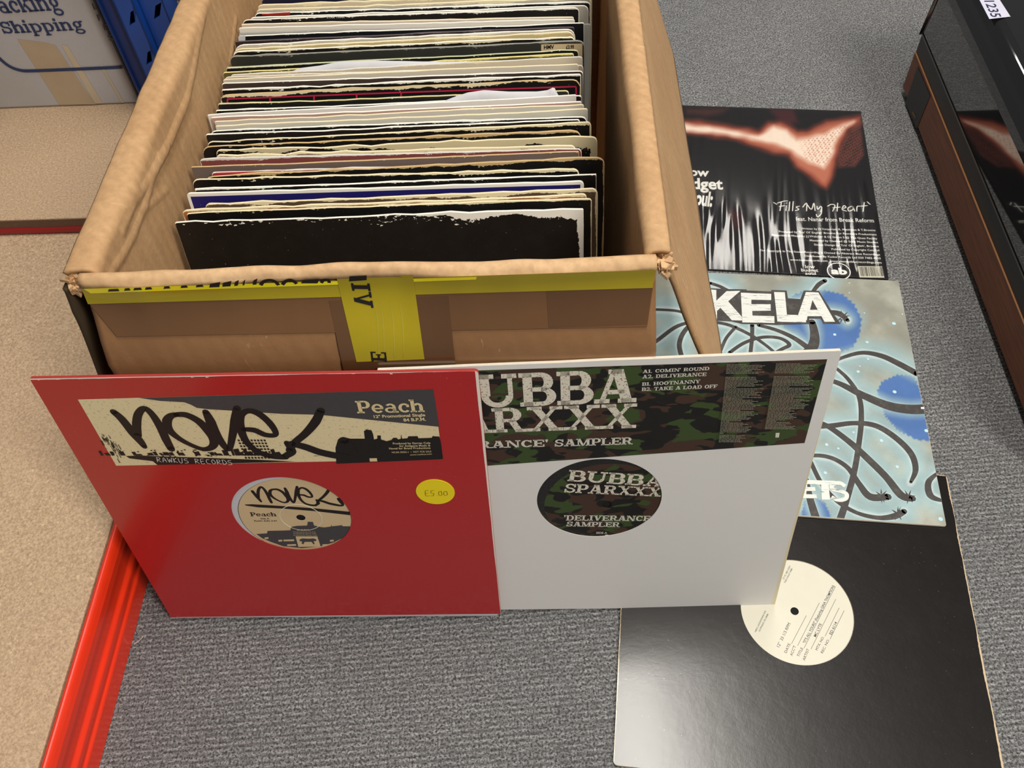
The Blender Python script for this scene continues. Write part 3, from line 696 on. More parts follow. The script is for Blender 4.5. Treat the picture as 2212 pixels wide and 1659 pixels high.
# ------------------------------------------------------------------ the upright sleeves, front to back
BLK = (20, 18, 16); CRM = (240, 226, 186); WHT = (246, 242, 230); TAN = (206, 176, 126); GRY = (178, 174, 164); PAP = (222, 218, 208)
# TL px, TR px, face, worn colour, wear m, bias, rim colour, corner radius, label
S_ = [
 ((376, 481), (1261, 450), BLK, WHT, .0064, 1.1, WHT, .002, 'frontmost black sleeve in the box, its top edge chipped white towards the right'),
 ((401, 460), (1279, 428), BLK, CRM, .0012, .6, CRM, .003, 'black sleeve with a cream top edge, right behind the frontmost one'),
 ((391, 454), (1268, 420), (176, 112, 62), CRM, .0030, 0, CRM, .004, 'orange-brown sleeve with a thick cream edge, third from the front of the box'),
 ((440, 441), (1292, 407), (92, 72, 54), CRM, .0036, .2, CRM, .006, 'brown sleeve with a frayed cream top, just in front of the dark blue sleeve'),
 ((401, 418), (1262, 391), (34, 30, 104), WHT, .0006, 0, WHT, .004, 'dark blue sleeve with a white border along its top and left edges'),
 ((420, 409), (1289, 376), BLK, WHT, .0014, -.2, WHT, .001, 'black sleeve with a thin white edge and square right corner, behind the dark blue one'),
 ((412, 388), (1252, 364), BLK, CRM, .0022, .5, CRM, .007, 'black sleeve with a chipped cream edge and worn rounded corners, two behind the blue one'),
 ((440, 380), (1307, 338), (24, 22, 20), TAN, .0028, .2, TAN, .008, 'big black sleeve with a rounded tan corner standing furthest out to the right'),
 ((455, 373), (1290, 347), (168, 40, 52), WHT, .0010, 0, PAP, .004, 'red-edged sleeve whose left corner shows behind the big black tan-edged one'),
 ((412, 361), (1251, 327), (112, 96, 88), CRM, .0006, 0, TAN, .001, 'taupe grey-brown sleeve with sharp square corners'),
 ((429, 343), (1257, 321), (138, 70, 66), PAP, .0018, -.5, PAP, .004, 'dusty red sleeve with worn pinkish left corner, behind the taupe one'),
 ((464, 336), (1245, 313), (148, 118, 106), CRM, .0050, .2, CRM, .006, 'mauve-brown sleeve with a torn ragged cream top edge'),
 ((464, 325), (1291, 294), BLK, (212, 198, 160), .0090, .3, CRM, .005, 'black sleeve with a broad stained cream band along its top'),
 ((433, 317), (1256, 280), BLK, TAN, .0022, .4, TAN, .009, 'black sleeve with a frayed tan edge and rounded left corner'),
 ((446, 307), (1278, 263), BLK, CRM, .0020, .6, CRM, .005, 'black sleeve with a cream folded right corner, behind the frayed tan-edged one'),
 ((443, 291), (1253, 258), (34, 28, 26), WHT, .0008, 0, WHT, .003, 'dark brown-black sleeve with a very thin white edge'),
 ((452, 282), (1269, 251), BLK, WHT, .0014, 0, WHT, .006, 'black sleeve directly in front of the pack of white ones'),
 ((464, 272), (1270, 236), (216, 210, 192), CRM, .0005, 0, CRM, .002, 'off-white sleeve, frontmost of the white pack in the middle'),
 ((462, 262), (1262, 225), (204, 198, 186), WHT, .0004, 0, CRM, .002, 'greyish white sleeve, second in the white pack in the middle'),
 ((456, 254), (1256, 220), (186, 150, 138), WHT, .0004, 0, WHT, .001, 'pale pinkish sleeve with a thin line along its edge in the white pack'),
 ((447, 247), (1245, 206), (226, 222, 214), WHT, .0003, 0, WHT, .001, 'white sleeve with a square left corner at the back of the white pack'),
 ((465, 239), (1257, 206), BLK, WHT, .0010, 0, WHT, .002, 'black sleeve just behind the white pack'),
 ((469, 225), (1229, 196), (30, 28, 24), WHT, .0008, 0, (214, 206, 150), .003, 'narrow black sleeve with a yellowish right corner beside the crumpled paper'),
 ((471, 204), (1255, 170), (22, 20, 18), CRM, .0036, -.3, TAN, .010, 'black sleeve printed with a pink outlined frame'),
 ((478, 194), (1256, 160), BLK, WHT, .0022, .1, WHT, .002, 'black sleeve with white flecks, behind the pink-framed one'),
 ((478, 180), (1260, 152), (72, 58, 52), WHT, .0006, .2, WHT, .003, 'dark brown picture sleeve with a glossy worn edge'),
 ((480, 171), (1250, 138), (214, 204, 184), CRM, .0004, 0, CRM, .003, 'cream sleeve behind the dark brown picture sleeve'),
 ((484, 166), (1261, 140), (190, 170, 150), WHT, .0006, 0, PAP, .004, 'pale pinkish tan sleeve, mostly hidden between two cream ones'),
 ((497, 161), (1259, 122), (204, 192, 168), CRM, .0014, 0, PAP, .003, 'beige sleeve with brown scuffs, behind the cream one'),
 ((481, 157), (1240, 115), (92, 84, 46), (226, 212, 130), .0016, .3, (226, 214, 140), .002, 'olive sleeve with a bright yellow worn edge'),
 ((487, 146), (1250, 107), BLK, WHT, .0009, -.6, (196, 200, 160), .003, 'black sleeve in front of the one with the price sticker'),
 ((494, 122), (1263, 87), (50, 50, 44), (150, 150, 140), .0016, 0, (150, 150, 140), .007, 'dark olive-grey sleeve bearing a shop price sticker at its right'),
 ((500, 112), (1244, 79), (26, 22, 20), CRM, .0020, .1, WHT, .008, 'black sleeve hugging the back of the sticker-bearing one'),
 ((499, 105), (1243, 68), (206, 186, 130), CRM, .0020, 0, CRM, .010, 'yellowed cream sleeve with rounded corners'),
 ((503, 97), (1243, 61), (200, 192, 176), WHT, .0020, 0, WHT, .010, 'pale worn sleeve with a rounded right corner, behind the yellowed one'),
 ((507, 90), (1241, 57), (44, 34, 34), (150, 140, 140), .0006, 0, (90, 80, 84), .002, 'thin maroon-black sleeve behind the pale worn pair'),
 ((516, 78), (1262, 49), (18, 20, 24), WHT, .0004, 0, WHT, .001, 'black sleeve with a wide white left margin'),
 ((514, 70), (1277, 51), (182, 180, 172), WHT, .0004, 0, (160, 158, 152), .003, 'light grey sleeve whose right edge sticks out beside the others'),
 ((515, 60), (1242, 41), (226, 220, 206), WHT, .0003, 0, WHT, .002, 'bright white sleeve near the back of the box'),
 ((520, 52), (1240, 36), (206, 192, 180), CRM, .0004, 0, CRM, .002, 'faint pinkish white sleeve near the back of the box'),
 ((522, 43), (1252, 16), (28, 24, 24), WHT, .0016, .3, WHT, .006, 'black sleeve with small white lettering along its top edge'),
 ((538, 38), (1272, 11), (196, 190, 174), CRM, .0006, 0, WHT, .006, 'beige sleeve with a rounded right corner near the back'),
 ((549, 29), (1276, 3), (22, 20, 22), WHT, .0016, .2, WHT, .005, 'black sleeve with a patch of red at its left corner'),
 ((552, 20), (1277, -6), (196, 188, 170), CRM, .0030, 0, CRM, .006, 'thick cream sleeve with frayed left corner at the back'),
 ((555, 10), (1279, -16), (210, 196, 168), CRM, .0030, 0, CRM, .006, 'cream sleeve second from the back of the box'),
 ((564, -2), (1280, -28), (26, 26, 50), GRY, .0010, 0, GRY, .003, 'navy sleeve at the very back of the box'),
]
TILT = math.radians(12.5)
down = np.array([.0, -math.sin(TILT), -math.cos(TILT)])
prev = None; SLV = []
nrm = np.array([-.088, -1, 0]); nrm /= np.linalg.norm(nrm)
gaps = []; info = []
Zt = .3255
for k, s in enumerate(S_):
    ends = []
    for e, px in enumerate((s[0], s[1])):
        z = Zt; P = atz(px, z)
        if prev is not None:
            need = np.dot(prev[e], -nrm)+.0030
            for _ in range(200):
                if np.dot(P, -nrm) >= need: break
                z -= .0005; P = atz(px, z)
        ends.append(P)
    dy = [np.dot(ends[e], -nrm)-np.dot(prev[e], -nrm) if prev is not None else .006 for e in (0, 1)]
    prev = ends; info.append((ends, min(dy)))
for k, s in enumerate(S_):
    ends, _ = info[k]; gap = info[k+1][1] if k+1 < len(info) else .005
    L, R = ends; U = R-L; w = np.linalg.norm(U); U /= w; V = -down; V = V-U*np.dot(U, V); V /= np.linalg.norm(V)
    th = min(.0018, gap*.5); mid = (L+R)/2
    pl = Plane(mid, U, V); hgt = min(.316, (mid[2]-.0175)/V[2]-abs(U[2])*w/2)
    r = s[7]
    ol = rounded([(-w/2, -hgt), (w/2, -hgt), (w/2, 0), (-w/2, 0)], [.002, .002, max(r, .0012), max(r, .0012)], 5, .0005, 22)
    rnd = random.Random(k); amp = .0005+min(s[4], .005)*.22
    ol = [np.array([q[0], q[1]+(amp*nz(q[0]*60+k*7, k*3.1)+amp*.6*nz(q[0]*260, k*5.3)+.0008*nz(q[0]*9, k) if q[1] > -.004 else 0)]) for q in ol]
    v, f, m = slab(ol, th, min(.0006, th*.3), -th)
    rgbf = rgb(*s[2]); mat = sleeve_mat('sleeve_board', rgbf, rgb(*s[3]), s[4]*1.3, .5, .42 if sum(s[2]) < 200 else .6, w, hgt, .3, 0, bias=s[5]*2, off=.085 if k == 0 else 0, centred=True,
                     band=(.0030 if k == 4 else .0), bandcol=rgb(*WHT))
    rim = plain('sleeve_edge', rgb(*s[6]), .8, .12, 500)
    o = link('record_sleeve', mesh(v, f, 'record_sleeve', m), None, [mat, rim]); o.matrix_world = pl.matrix()
    tag(o, s[8], 'record sleeve', 'record sleeves packed upright in the cardboard box'); SLV.append((o, pl, w, hgt, th))
# print and stickers on individual sleeves in the box
def on(k, h=.0002): return Art(SLV[k][1], h)
q = on(23)
q.ribbon([(491, 214), (860, 200), (1244, 187)], 3.4, cap=False, sub=2); 
for x, y in ((491, 214), (583, 212), (678, 208), (770, 204), (866, 201), (1244, 187)): q.poly([(x-1.5, y), (x+2, y), (x+3, y+34), (x-.5, y+34)])
q.obj('printed_frame', M['pink_ink'], SLV[23][0])
q = on(31, .0004); q.poly([(1169, 109), (1169, 96), (1258, 94), (1258, 140), (1169, 144)]); pst = q.obj('price_sticker', M['label_cream'], SLV[31][0])
q = on(31, .0006); q.text('HMV', (1175, 106), (1197, 105), (1175, 98), bold=.03); q.text('£3.99', (1223, 106), (1240, 105), (1223, 98), bold=.02); q.obj('printed_lettering', M['black_ink'], pst)
q = on(40); 
for x in (607, 706): q.text('STAR TRAK', (x, 43-(x-607)*.035), (x+39, 42-(x-607)*.035), (x, 39-(x-607)*.035), bold=.01)
q.obj('printed_lettering', M['white_ink'], SLV[40][0])
q = on(42); q.poly([(566, 33), (566, 30), (627, 26), (626, 32)]); q.obj('printed_red_patch', plain('red_print', rgb(176, 50, 40), .6), SLV[42][0])
q = on(36); q.poly([(515, 84), (515, 78), (530, 77), (530, 100), (518, 100)]); q.obj('white_margin', M['paper'], SLV[36][0])
q = on(8); q.poly([(466, 377), (466, 373), (620, 368), (560, 374)]); q.obj('printed_red_edge', plain('red_print', rgb(206, 52, 62), .6), SLV[8][0])
# crumpled inner papers sticking up
def paper(front, pts, label, seed):
    pl = SLV[front][1]; th = SLV[front][4]; top = [pl.uv(p, -th-.0008) for p in pts]
    xs = np.array([t_[0] for t_ in top]); ys = np.array([t_[1] for t_ in top]); v = []; NXX = 60; NY = 8
    for i in range(NXX+1):
        x = xs[0]+(xs[-1]-xs[0])*i/NXX; yt = np.interp(x, xs, ys)
        for j in range(NY+1):
            y = -.05+(yt+.05)*j/NY; v.append((x, y, -th-.0006-.0006*(.5+.5*nz(x*60, y*90+seed))*(1 if y > 0 else .0)))
    f = [(i*(NY+1)+j, (i+1)*(NY+1)+j, (i+1)*(NY+1)+j+1, i*(NY+1)+j+1) for i in range(NXX) for j in range(NY)]
    o = link('paper_inner_sleeve', mesh(v, f, 'p'), None, [M['paper']], True); o.matrix_world = pl.matrix(); tag(o, label, 'paper', None)
    s = o.modifiers.new('thickness', 'SOLIDIFY'); s.thickness = .0002
paper(20, [(950, 222), (975, 212), (1010, 200), (1045, 195), (1100, 198), (1160, 198), (1183, 195), (1197, 188), (1206, 206), (1212, 214)], 'crumpled white paper inner sleeve sticking up behind the white pack', 3)
paper(28, [(620, 158), (650, 147), (690, 142), (730, 134), (800, 131), (870, 132), (950, 134), (1010, 132), (1015, 138)], 'torn white paper inner sleeve behind the beige scuffed sleeve', 9)

# ================================================================== SLEEVES LEANING ON THE BOX
def lean(x, y, z, a, tl, dy=0):
    e = np.array([math.cos(a), math.sin(a), 0]); b = np.array([-math.sin(a), math.cos(a), 0]); V = b*math.sin(tl)+np.array([0, 0, 1])*math.cos(tl)
    return Plane(np.array([x, y+dy, z]), e, V)
def record_obj(pl, c, R, n0, label, cat='record', lab_mat=None, lab_c=None, r_lab=.050):
    o = empty('vinyl_record', Matrix.Translation(Vector(pl.w(c[0], c[1], n0)))@pl.matrix().to_3x3().to_4x4()); tag(o, label, cat)
    v, f = ring_solid((0, 0), .0036, R, -.0005, .0005, 120); mb = MB(); mb.add(v, f); mb.obj('disc', M['vinyl'], o)
    v, f = disc((0, 0), .0036, -.0003, 24); mb = MB(); mb.add(v, f); mb.obj('spindle_hole', M['black_hole'], o)
    v, f = ring_solid((0, 0), .0037, r_lab, .0005, .0006, 96); mb = MB(); mb.add(v, f); mb.obj('centre_label', lab_mat, o)
    RECL[o.name] = [c_ for c_ in o.children if c_.name.startswith('centre_label')][0]; return o
RECL = {}
class Sub(Art):
    'art drawn in the frame of a record centred at c on plane pl'
    def __init__(s, pl, c, h, hrel): super().__init__(pl, h); s.c = c; s.hrel = hrel
    def z(s, q): return (q[0]-s.c[0], q[1]-s.c[1], s.hrel+s.k*2.5e-6)
def meanc(pl, pxs, h=0): return sum(pl.uv(p, h) for p in pxs)/len(pxs)
def sleeve_parts(pl, corners_px, radii, hole_px, mat, rim, th, label, name='record_sleeve', grp=None, rad=None, cat='record sleeve'):
    ol = rounded([pl.uv(p) for p in corners_px], radii, 4, .0004, 10)
    cen = np.array([0, 0]); org = pl.matrix(); root = empty(name, org); tag(root, label, cat, grp)
    c = r = None
    if hole_px:
        pts = [pl.uv(p) for p in hole_px]; c = sum(pts)/len(pts); r = sum(np.linalg.norm(p-c) for p in pts)/len(pts) if not rad else rad
        v, f, m = holed_panel(ol, c, r, .0005, -.0005)
    else: v, f, m = slab(ol, .0005, .0001, -.0005)
    link('front_panel', mesh(v, f, 'front_panel', m), root, [mat, rim])
    v, f, m = slab(ol, .0005, .0001, -th); link('back_panel', mesh(v, f, 'back_panel', m), root, [mat, rim])
    # folded spine edges between the two panels: left, right and bottom
    mb = MB(); k = len(ol); cc = sum(ol)/k
    for i in range(k):
        p, q = ol[i], ol[(i+1) % k]; pi = p+(cc-p)*.0016; qi = q+(cc-q)*.0016
        for A_, B_ in ((p, q), (pi, qi)): mb.quad((A_[0], A_[1], -th+.0004), (B_[0], B_[1], -th+.0004), (B_[0], B_[1], -.0004), (A_[0], A_[1], -.0004))
    mb.obj('folded_edge', rim, root)
    return root, c, r, ol

M['black_hole'] = plain('dark_hole', rgb(8, 8, 8), .9)
# ---- red sleeve
RP = lean(-.341, .349, 0, -.083, .162, -.0045)
red_mat = sleeve_mat('red_board', rgb(176, 22, 24), rgb(236, 226, 214), .0007, .5, .38, w=RP.uv((1082, 1326))[0], h=RP.uv((1033, 801))[1], grime=.10, coat=.6)
red_rim = plain('red_board_edge', rgb(176, 50, 46), .6, .15, 300)
red, hc, hr, rol = sleeve_parts(RP, [(369, 1333), (1082, 1326), (1033, 801), (64, 818)], [.001, .002, .003, .0012], [(500, 1096), (758, 1127), (609, 1032), (651, 1189.5)], red_mat, red_rim, .0026,
    'bright red record sleeve with cream graffiti strip and yellow price sticker, leaning on box')
q = Art(RP, .0001)
strip = [(251, 1006), (956, 992), (936, 841), (168, 863)]
q.poly(strip); q.obj('printed_strip', M['novel_cream'], red)
X1 = lambda x, y: (160+x/5.027, 830+y/5.027)
X2 = lambda x, y: (600+x/5.53, 830+y/5.53)
q = Art(RP, .0002)
q.poly([(300, 859.5), (936, 841), (949, 922), (870, 914), (790, 906), (690, 896), (610, 894), (560, 891), (500, 887), (450, 884), (425, 881), (412, 874), (398, 869), (345, 866)])
q.obj('printed_sky', M['grey_ink'], red)
q = Art(RP, .0003); rnd = random.Random(4)
base = [(738, 994), (735, 975), (738, 960), (742, 948)]
sky = [X2(*p) for p in ((700, 950), (690, 760), (720, 660), (750, 640), (820, 640), (870, 650), (1040, 650), (1030, 560), (1060, 540), (1120, 550), (1140, 600), (1150, 660), (1190, 650), (1190, 612), (1230, 612), (1235, 660), (1300, 680), (1360, 665), (1380, 640), (1420, 640), (1440, 660), (1470, 650), (1475, 600), (1485, 650), (1550, 645), (1560, 622), (1670, 620), (1680, 645), (1840, 640), (1850, 620), (1930, 625), (1950, 700), (1975, 895))]
q.poly(sky)
x = 212
while x < 735:
    w_ = rnd.uniform(4, 12); tp = 978+rnd.uniform(-4, 3)-(8 if 470 < x < 600 else 0)+(x-212)*.012; tp = max(tp, 934+(262-x)*.5) if x < 262 else tp
    xl = x+0; q.poly([(xl+6, 984), (xl, tp), (xl+w_, tp-rnd.uniform(0, 2)), (xl+w_+6, 984)]) if rnd.random() < .62 else None; x += w_+1
q.poly([(272, 985), (300, 984), (420, 988), (560, 993), (640, 997), (600, 998), (400, 1003), (340, 1004), (330, 996), (280, 990)])
for i in range(46):     # rough tower at far left
    a = rnd.uniform(0, 1); px0 = 214+a*42+rnd.gauss(0, 4); py0 = 934+a*42+rnd.gauss(0, 7); l = rnd.uniform(6, 20)
    if py0 < 929+(px0-212)*.2: continue
    q.ribbon([(px0, py0), (px0+l*.35, py0+l*.6)], rnd.uniform(.8, 2.0), cap=False, sub=1)
for i in range(7): 
    for j in range(9): q.poly([(513+j*7+i*2.6, 949+i*6.2), (517.5+j*7+i*2.6, 949.3+i*6.2), (519+j*7+i*2.6, 953+i*6.2), (514.5+j*7+i*2.6, 952.6+i*6.2)])
for k_ in range(30): x = rnd.uniform(290, 500); y = rnd.uniform(970, 985); q.poly([(x, y), (x+4, y), (x+5, y+2), (x+1, y+2)])
q.obj('printed_skyline', M['black_ink'], red)
STRK = [([X1(430, 300), X1(520, 380), X1(640, 530), X1(720, 620), X1(765, 680)], [12, 14, 15, 13, 9]), ([X1(690, 560), X1(680, 430), X1(700, 320), X1(765, 262), X1(850, 330), X1(940, 470), X1(1000, 600), X1(1055, 705)], [13, 14, 13, 11, 12, 14, 14, 12]),
    ([X1(1110, 330), X1(1220, 335), X1(1350, 400), X1(1450, 500), X1(1520, 600), X1(1500, 680), X1(1400, 705), X1(1250, 650), X1(1120, 575), X1(1030, 490), X1(1010, 400), X1(1050, 345), X1(1110, 330)], [10, 13, 14, 15, 16, 12, 9, 9, 11, 14, 15, 12, 10]),
    ([X1(1430, 300), X1(1480, 400), X1(1530, 520), X1(1600, 630), X1(1680, 710), X1(1720, 560), X1(1745, 400), X1(1770, 260)], [11, 16, 16, 13, 9, 12, 14, 12]),
    ([X1(1840, 490), X1(1960, 500), X1(2080, 550), X1(2190, 545), X1(2140, 440), X1(2020, 330), X1(1900, 290), X1(1820, 340), X1(1810, 480), X1(1870, 620), X1(1990, 730), X1(2140, 780), X1(2280, 790), X2(100, 855), X2(170, 800), X2(110, 700)], [9, 12, 11, 9, 12, 13, 11, 10, 14, 12, 11, 12, 12, 12, 14, 10]),
    ([X2(515, 315), X2(450, 450), X2(330, 590), X2(200, 700), X2(140, 790)], [13, 15, 13, 12, 12]), ([X2(170, 710), X2(330, 750), X2(500, 810), X2(680, 850), X2(860, 880), X2(920, 850), X2(860, 760), X2(790, 670)], [13, 15, 15, 15, 12, 12, 18, 16])]
q = Art(RP, .0004)
for p, w_ in STRK: q.ribbon(p, [a*1.38 for a in w_])
q.obj('graffiti_lettering', M['black_ink'], red)
q = Art(RP, .0005)
q.text('Peach', (772, 893), (917, 890), (767, 866), slab=True) if False else None
Wp = [('P', 1.0), ('e', 1), ('a', 1), ('c', 1), ('h', 1)]
q.text('Peach', (773, 893), (916, 890), (768, 866), slab=True)
q.text('12" Promotional Single', (808, 903), (919, 899), (806.5, 897), bold=.03); q.text('84 B.P.M.', (872, 910.5), (920.5, 908.5), (871, 904), bold=.03)
for i, (s_, x0) in enumerate((('Produced by Garren Cole', 849), ('for Antigone Music &', 863), ('Novel for Bravo Productions', 841))): q.text(s_, (x0, 960+i*5.4), (930, 958.6+i*5.4), (x0-1, 956+i*5.4), bold=.015)
q.text('NCAR-25055-1  •  NOT FOR SALE', (847, 979), (932, 977), (846, 975.3)); q.text('www.rawkus.com', (886, 984), (933, 982), (885.4, 980.6))
q.poly([(799, 997), (798, 990), (814, 989.7), (815, 996.7)])
q.obj('printed_lettering', M['cream_ink'], red)
q = Art(RP, .0005)
hand = 'RAWKUS RECORDS'
def marker(q, st, x0, y0, dx, dyl, hh, w_):
    G = {'R': [[(0, 1), (.1, 0)], [(0, .05), (.6, .1), (.5, .45), (.1, .5), (.7, 1)]], 'A': [[(0, 1), (.35, 0), (.7, 1)], [(.1, .6), (.65, .6)]], 'W': [[(0, 0), (.2, 1), (.4, .3), (.6, 1), (.8, 0)]], 'K': [[(.1, 0), (.1, 1)], [(.7, 0), (.1, .5), (.7, 1)]], 'U': [[(0, 0), (.1, .9), (.5, 1), (.7, 0)]], 'S': [[(.7, .1), (.2, .1), (.1, .4), (.6, .6), (.6, .95), (0, 1)]],
         'E': [[(.7, 0), (.1, .05), (.1, 1), (.7, .95)], [(.1, .5), (.6, .45)]], 'C': [[(.7, .1), (.2, .1), (.1, .8), (.7, 1)]], 'O': [[(.4, 0), (.05, .4), (.3, 1), (.7, .6), (.4, 0)]], 'D': [[(.1, 0), (.1, 1), (.7, .7), (.5, .1), (0, 0)]], ' ': []}
    for i, c in enumerate(st):
        for s_ in G[c]: q.ribbon([(x0+(i+a)*dx+b*hh*.35, y0+i*dyl+b*hh) for a, b in s_], w_, cap=False, sub=3)
marker(q, hand, 337, 988, 11.8, .45, 10, 1.1); q.obj('handwritten_lettering', M['white_ink'], red)
q = Art(RP, .0004); q.mb.v = []
st_c = RP.uv((940.5, 1062), 0); v, f = ring_solid(st_c, .0001, .0152, .0001, .0005, 48); mb = MB(); mb.add(v, f); yst = mb.obj('price_sticker', M['sticker_yellow'], red)
q = Art(RP, .0008); P0 = (920, 1069)
for s_ in ([(926, 1060), (919, 1060), (920, 1071), (928, 1071)], [(919, 1066), (925, 1066)], [(938, 1060), (932, 1060), (931, 1065), (937, 1066), (936, 1071), (930, 1071)], [(943, 1070.5), (944, 1071)], [(953, 1061), (948, 1063), (949, 1070), (955, 1069), (953, 1061)], [(964, 1061), (959, 1063), (960, 1070), (967, 1068), (964, 1061)]): q.ribbon(s_, 1.0, cap=False, sub=3)
q.obj('handwritten_price', plain('pen_ink', rgb(110, 96, 30), .6), yst)
lc = RP.uv((650.5, 1115.6), -.002)
rec = record_obj(RP, lc, .1505, -.0015, 'record with a tan graffiti label showing through the red sleeve', lab_mat=M['label_cream'])
# white inner sleeve seen in the crescent
v, f, m = holed_panel(rounded([(-.152, -.152), (.152, -.152), (.152, .152), (-.152, .152)], .002, 2), np.array([0.0, 0.0]), .0505, .0002, 0, 64)
inn = link('paper_inner_sleeve', mesh(v, f, 'i', m), None, [M['paper'], M['paper']]); inn.matrix_world = Matrix.Translation(Vector(RP.w(lc[0], lc[1], -.00085)))@RP.matrix().to_3x3().to_4x4()
tag(inn, 'white paper inner sleeve showing as a crescent in the red sleeve hole', 'paper')
Y1 = lambda x, y: (490+x/7.373, 1020+y/7.373)
HL = -.0011
def lart(pl, c, hrel=.0007, base=-.0015): return Sub(pl, c, base+hrel, hrel)
q = lart(RP, lc)
# the graffiti again, scaled onto the label
def remap(p):
    sx = (p[0]-242)/(797-242); sy = (p[1]-878-(p[0]-242)*.03)/(995-878); return Y1(345+sx*1590, 225+sy*330+sx*40)
for p, w_ in STRK: q.ribbon([remap(a) for a in p][(1 if p is STRK[0][0] else 0):], [a*.50 for a in w_][(1 if p is STRK[0][0] else 0):])
q.poly([Y1(285, 515), Y1(400, 510), Y1(900, 540), Y1(1400, 575), Y1(1960, 630), Y1(1965, 685), Y1(1400, 620), Y1(900, 580), Y1(500, 560), Y1(300, 530)])
q.text('Peach', Y1(385, 702), Y1(790, 702), Y1(370, 640), slab=True)
q.text('Side A', Y1(540, 750), Y1(680, 750), Y1(537, 728), bold=.02); q.text('Radio Edit 3:41', Y1(440, 785), Y1(800, 785), Y1(436, 765), bold=.02)
q.obj('printed_lettering', M['black_ink'], RECL[rec.name])
q = lart(RP, lc, .00078)
q.poly([Y1(*p) for p in ((470, 985), (640, 975), (650, 935), (900, 930), (1010, 925), (1030, 870), (1120, 855), (1280, 850), (1290, 790), (1370, 792), (1390, 850), (1500, 875), (1560, 880), (1660, 865), (1665, 830), (1672, 862), (1750, 855), (1830, 845), (1850, 862), (1965, 862), (1960, 930), (1860, 1040), (1700, 1120), (1500, 1180), (1200, 1210), (900, 1180), (700, 1110), (560, 1050))])
q.obj('printed_skyline', M['grey_ink'], RECL[rec.name])
q = lart(RP, lc, .00086)
q.poly([Y1(1095, 1022), Y1(1440, 1022), Y1(1495, 1185), Y1(1140, 1190)]); q.text('84 B.P.M.', Y1(1120, 930), Y1(1320, 930), Y1(1115, 908), bold=.02)
for i in range(3): q.text('Produced by Garren Cole for'[: 22+i], Y1(1065+i*2, 960+i*26), Y1(1410+i*14, 960+i*26), Y1(1062, 944+i*26))
for x, y, w_ in ((820, 1080, 60), (900, 1075, 170), (960, 1150, 140), (1520, 1150, 80), (1640, 1080, 60), (600, 1040, 60)): q.poly([Y1(x, y), Y1(x+w_, y-6), Y1(x+w_+4, y+22), Y1(x+4, y+26)])
q.obj('printed_lettering', M['label_cream'], RECL[rec.name])
q = lart(RP, lc, .00094)
q.poly([Y1(*p) for p in ((1155, 1075), (1200, 1055), (1300, 1060), (1380, 1055), (1425, 1070), (1425, 1095), (1380, 1100), (1400, 1140), (1380, 1150), (1350, 1110), (1240, 1110), (1220, 1150), (1190, 1135), (1200, 1105), (1165, 1100))])
q.obj('printed_emblem', M['grey_ink'], RECL[rec.name])
v, f = ring_solid((0, 0), .0168, .0174, .0005, .0008, 72); mb = MB(); mb.add(v, f); mb.obj('pressed_ring', M['label_white'], RECL[rec.name])

# ---- white sleeve
WP = lean(-.093, .328, .0042, -.061, .163, .0010)
wh_mat = sleeve_mat('white_board', rgb(222, 220, 216), rgb(226, 214, 180), .0003, .2, .55, h=WP.uv((1818, 758))[1], grime=.0)
wh_rim = plain('white_board_edge', rgb(226, 218, 200), .7, .1, 200)
wh, whc, whr, wol = sleeve_parts(WP, [(880, 1320), (1673, 1309), (1818, 758), (814, 800)], [.001, .001, .0015, .001], [(1157, 1078), (1422.7, 1070.5), (1311, 995.6), (1288, 1164.7)], wh_mat, wh_rim, .0026,
    'white record sleeve with a camouflage strip, leaning on the box beside the red one')
q = Art(WP, .0001); q.poly([(860, 1012), (1040, 1007), (1738, 957), (1787, 776), (1040, 800), (840, 806)]); q.obj('camouflage_strip', M['camo'], wh)
Z1 = lambda x, y: (1000+x/2.602, 740+y/2.602)
q = Art(WP, .0002)
q.text('BUBBA', Z1(-120, 378), Z1(962, 335), Z1(-96, 190), slab=True)
q.text('SPARXXX', Z1(-360, 525), Z1(962, 480), Z1(-352, 388), slab=True)
q.obj('printed_lettering', M['worn_letters'], wh)
q = Art(WP, .0002)
q.text("'DELIVERANCE'", Z1(-330, 605), Z1(478, 585), Z1(-326, 565), slab=True); q.text('SAMPLER', Z1(514, 585), Z1(950, 572), Z1(516, 545), slab=True)
for s_, a, b, c_ in (('A1. COMIN\' ROUND', (1010, 172), (1384, 155), (1012, 153)), ('A2. DELIVERANCE', (1008, 202), (1367, 188), (1010, 182)), ('B1. HOOTNANNY', (1006, 244), (1332, 228), (1008, 224)), ('B2. TAKE A LOAD OFF', (1004, 273), (1428, 255), (1006, 253))): q.text(s_, Z1(*a), Z1(*b), Z1(*c_), slab=True)
q.poly([Z1(1756, 534), Z1(1758, 508), Z1(1780, 507), Z1(1776, 533)])
q.obj('printed_lettering', M['worn_white'], wh)
q = Art(WP, .0002); rnd = random.Random(2)
for i in range(62):
    y = 122+i*6.9; xl = 1483-(y-122)*.115; L = 200*(1 if i % 9 else .5)+rnd.uniform(-60, 10); x = xl
    if i in (8, 9, 55): continue
    while x < xl+L-(40 if i > 40 else 0):
        d = rnd.uniform(6, 24); q.poly([Z1(x, y+2.2), Z1(x+d, y+1.9), Z1(x+d, y-.6), Z1(x, y-.3)]); x += d+3
    if i < 52:
        xl2 = 1760-(y-122)*.19; x = xl2
        while x < xl2+L+20-(60 if i > 36 else 0):
            d = rnd.uniform(6, 24); q.poly([Z1(x, y-1), Z1(x+d, y-1.4), Z1(x+d, y-4), Z1(x, y-3.6)]); x += d+3
q.obj('printed_small_text', M['dim_ink'], wh)
wc = WP.uv((1311, 1087.8), -.002)
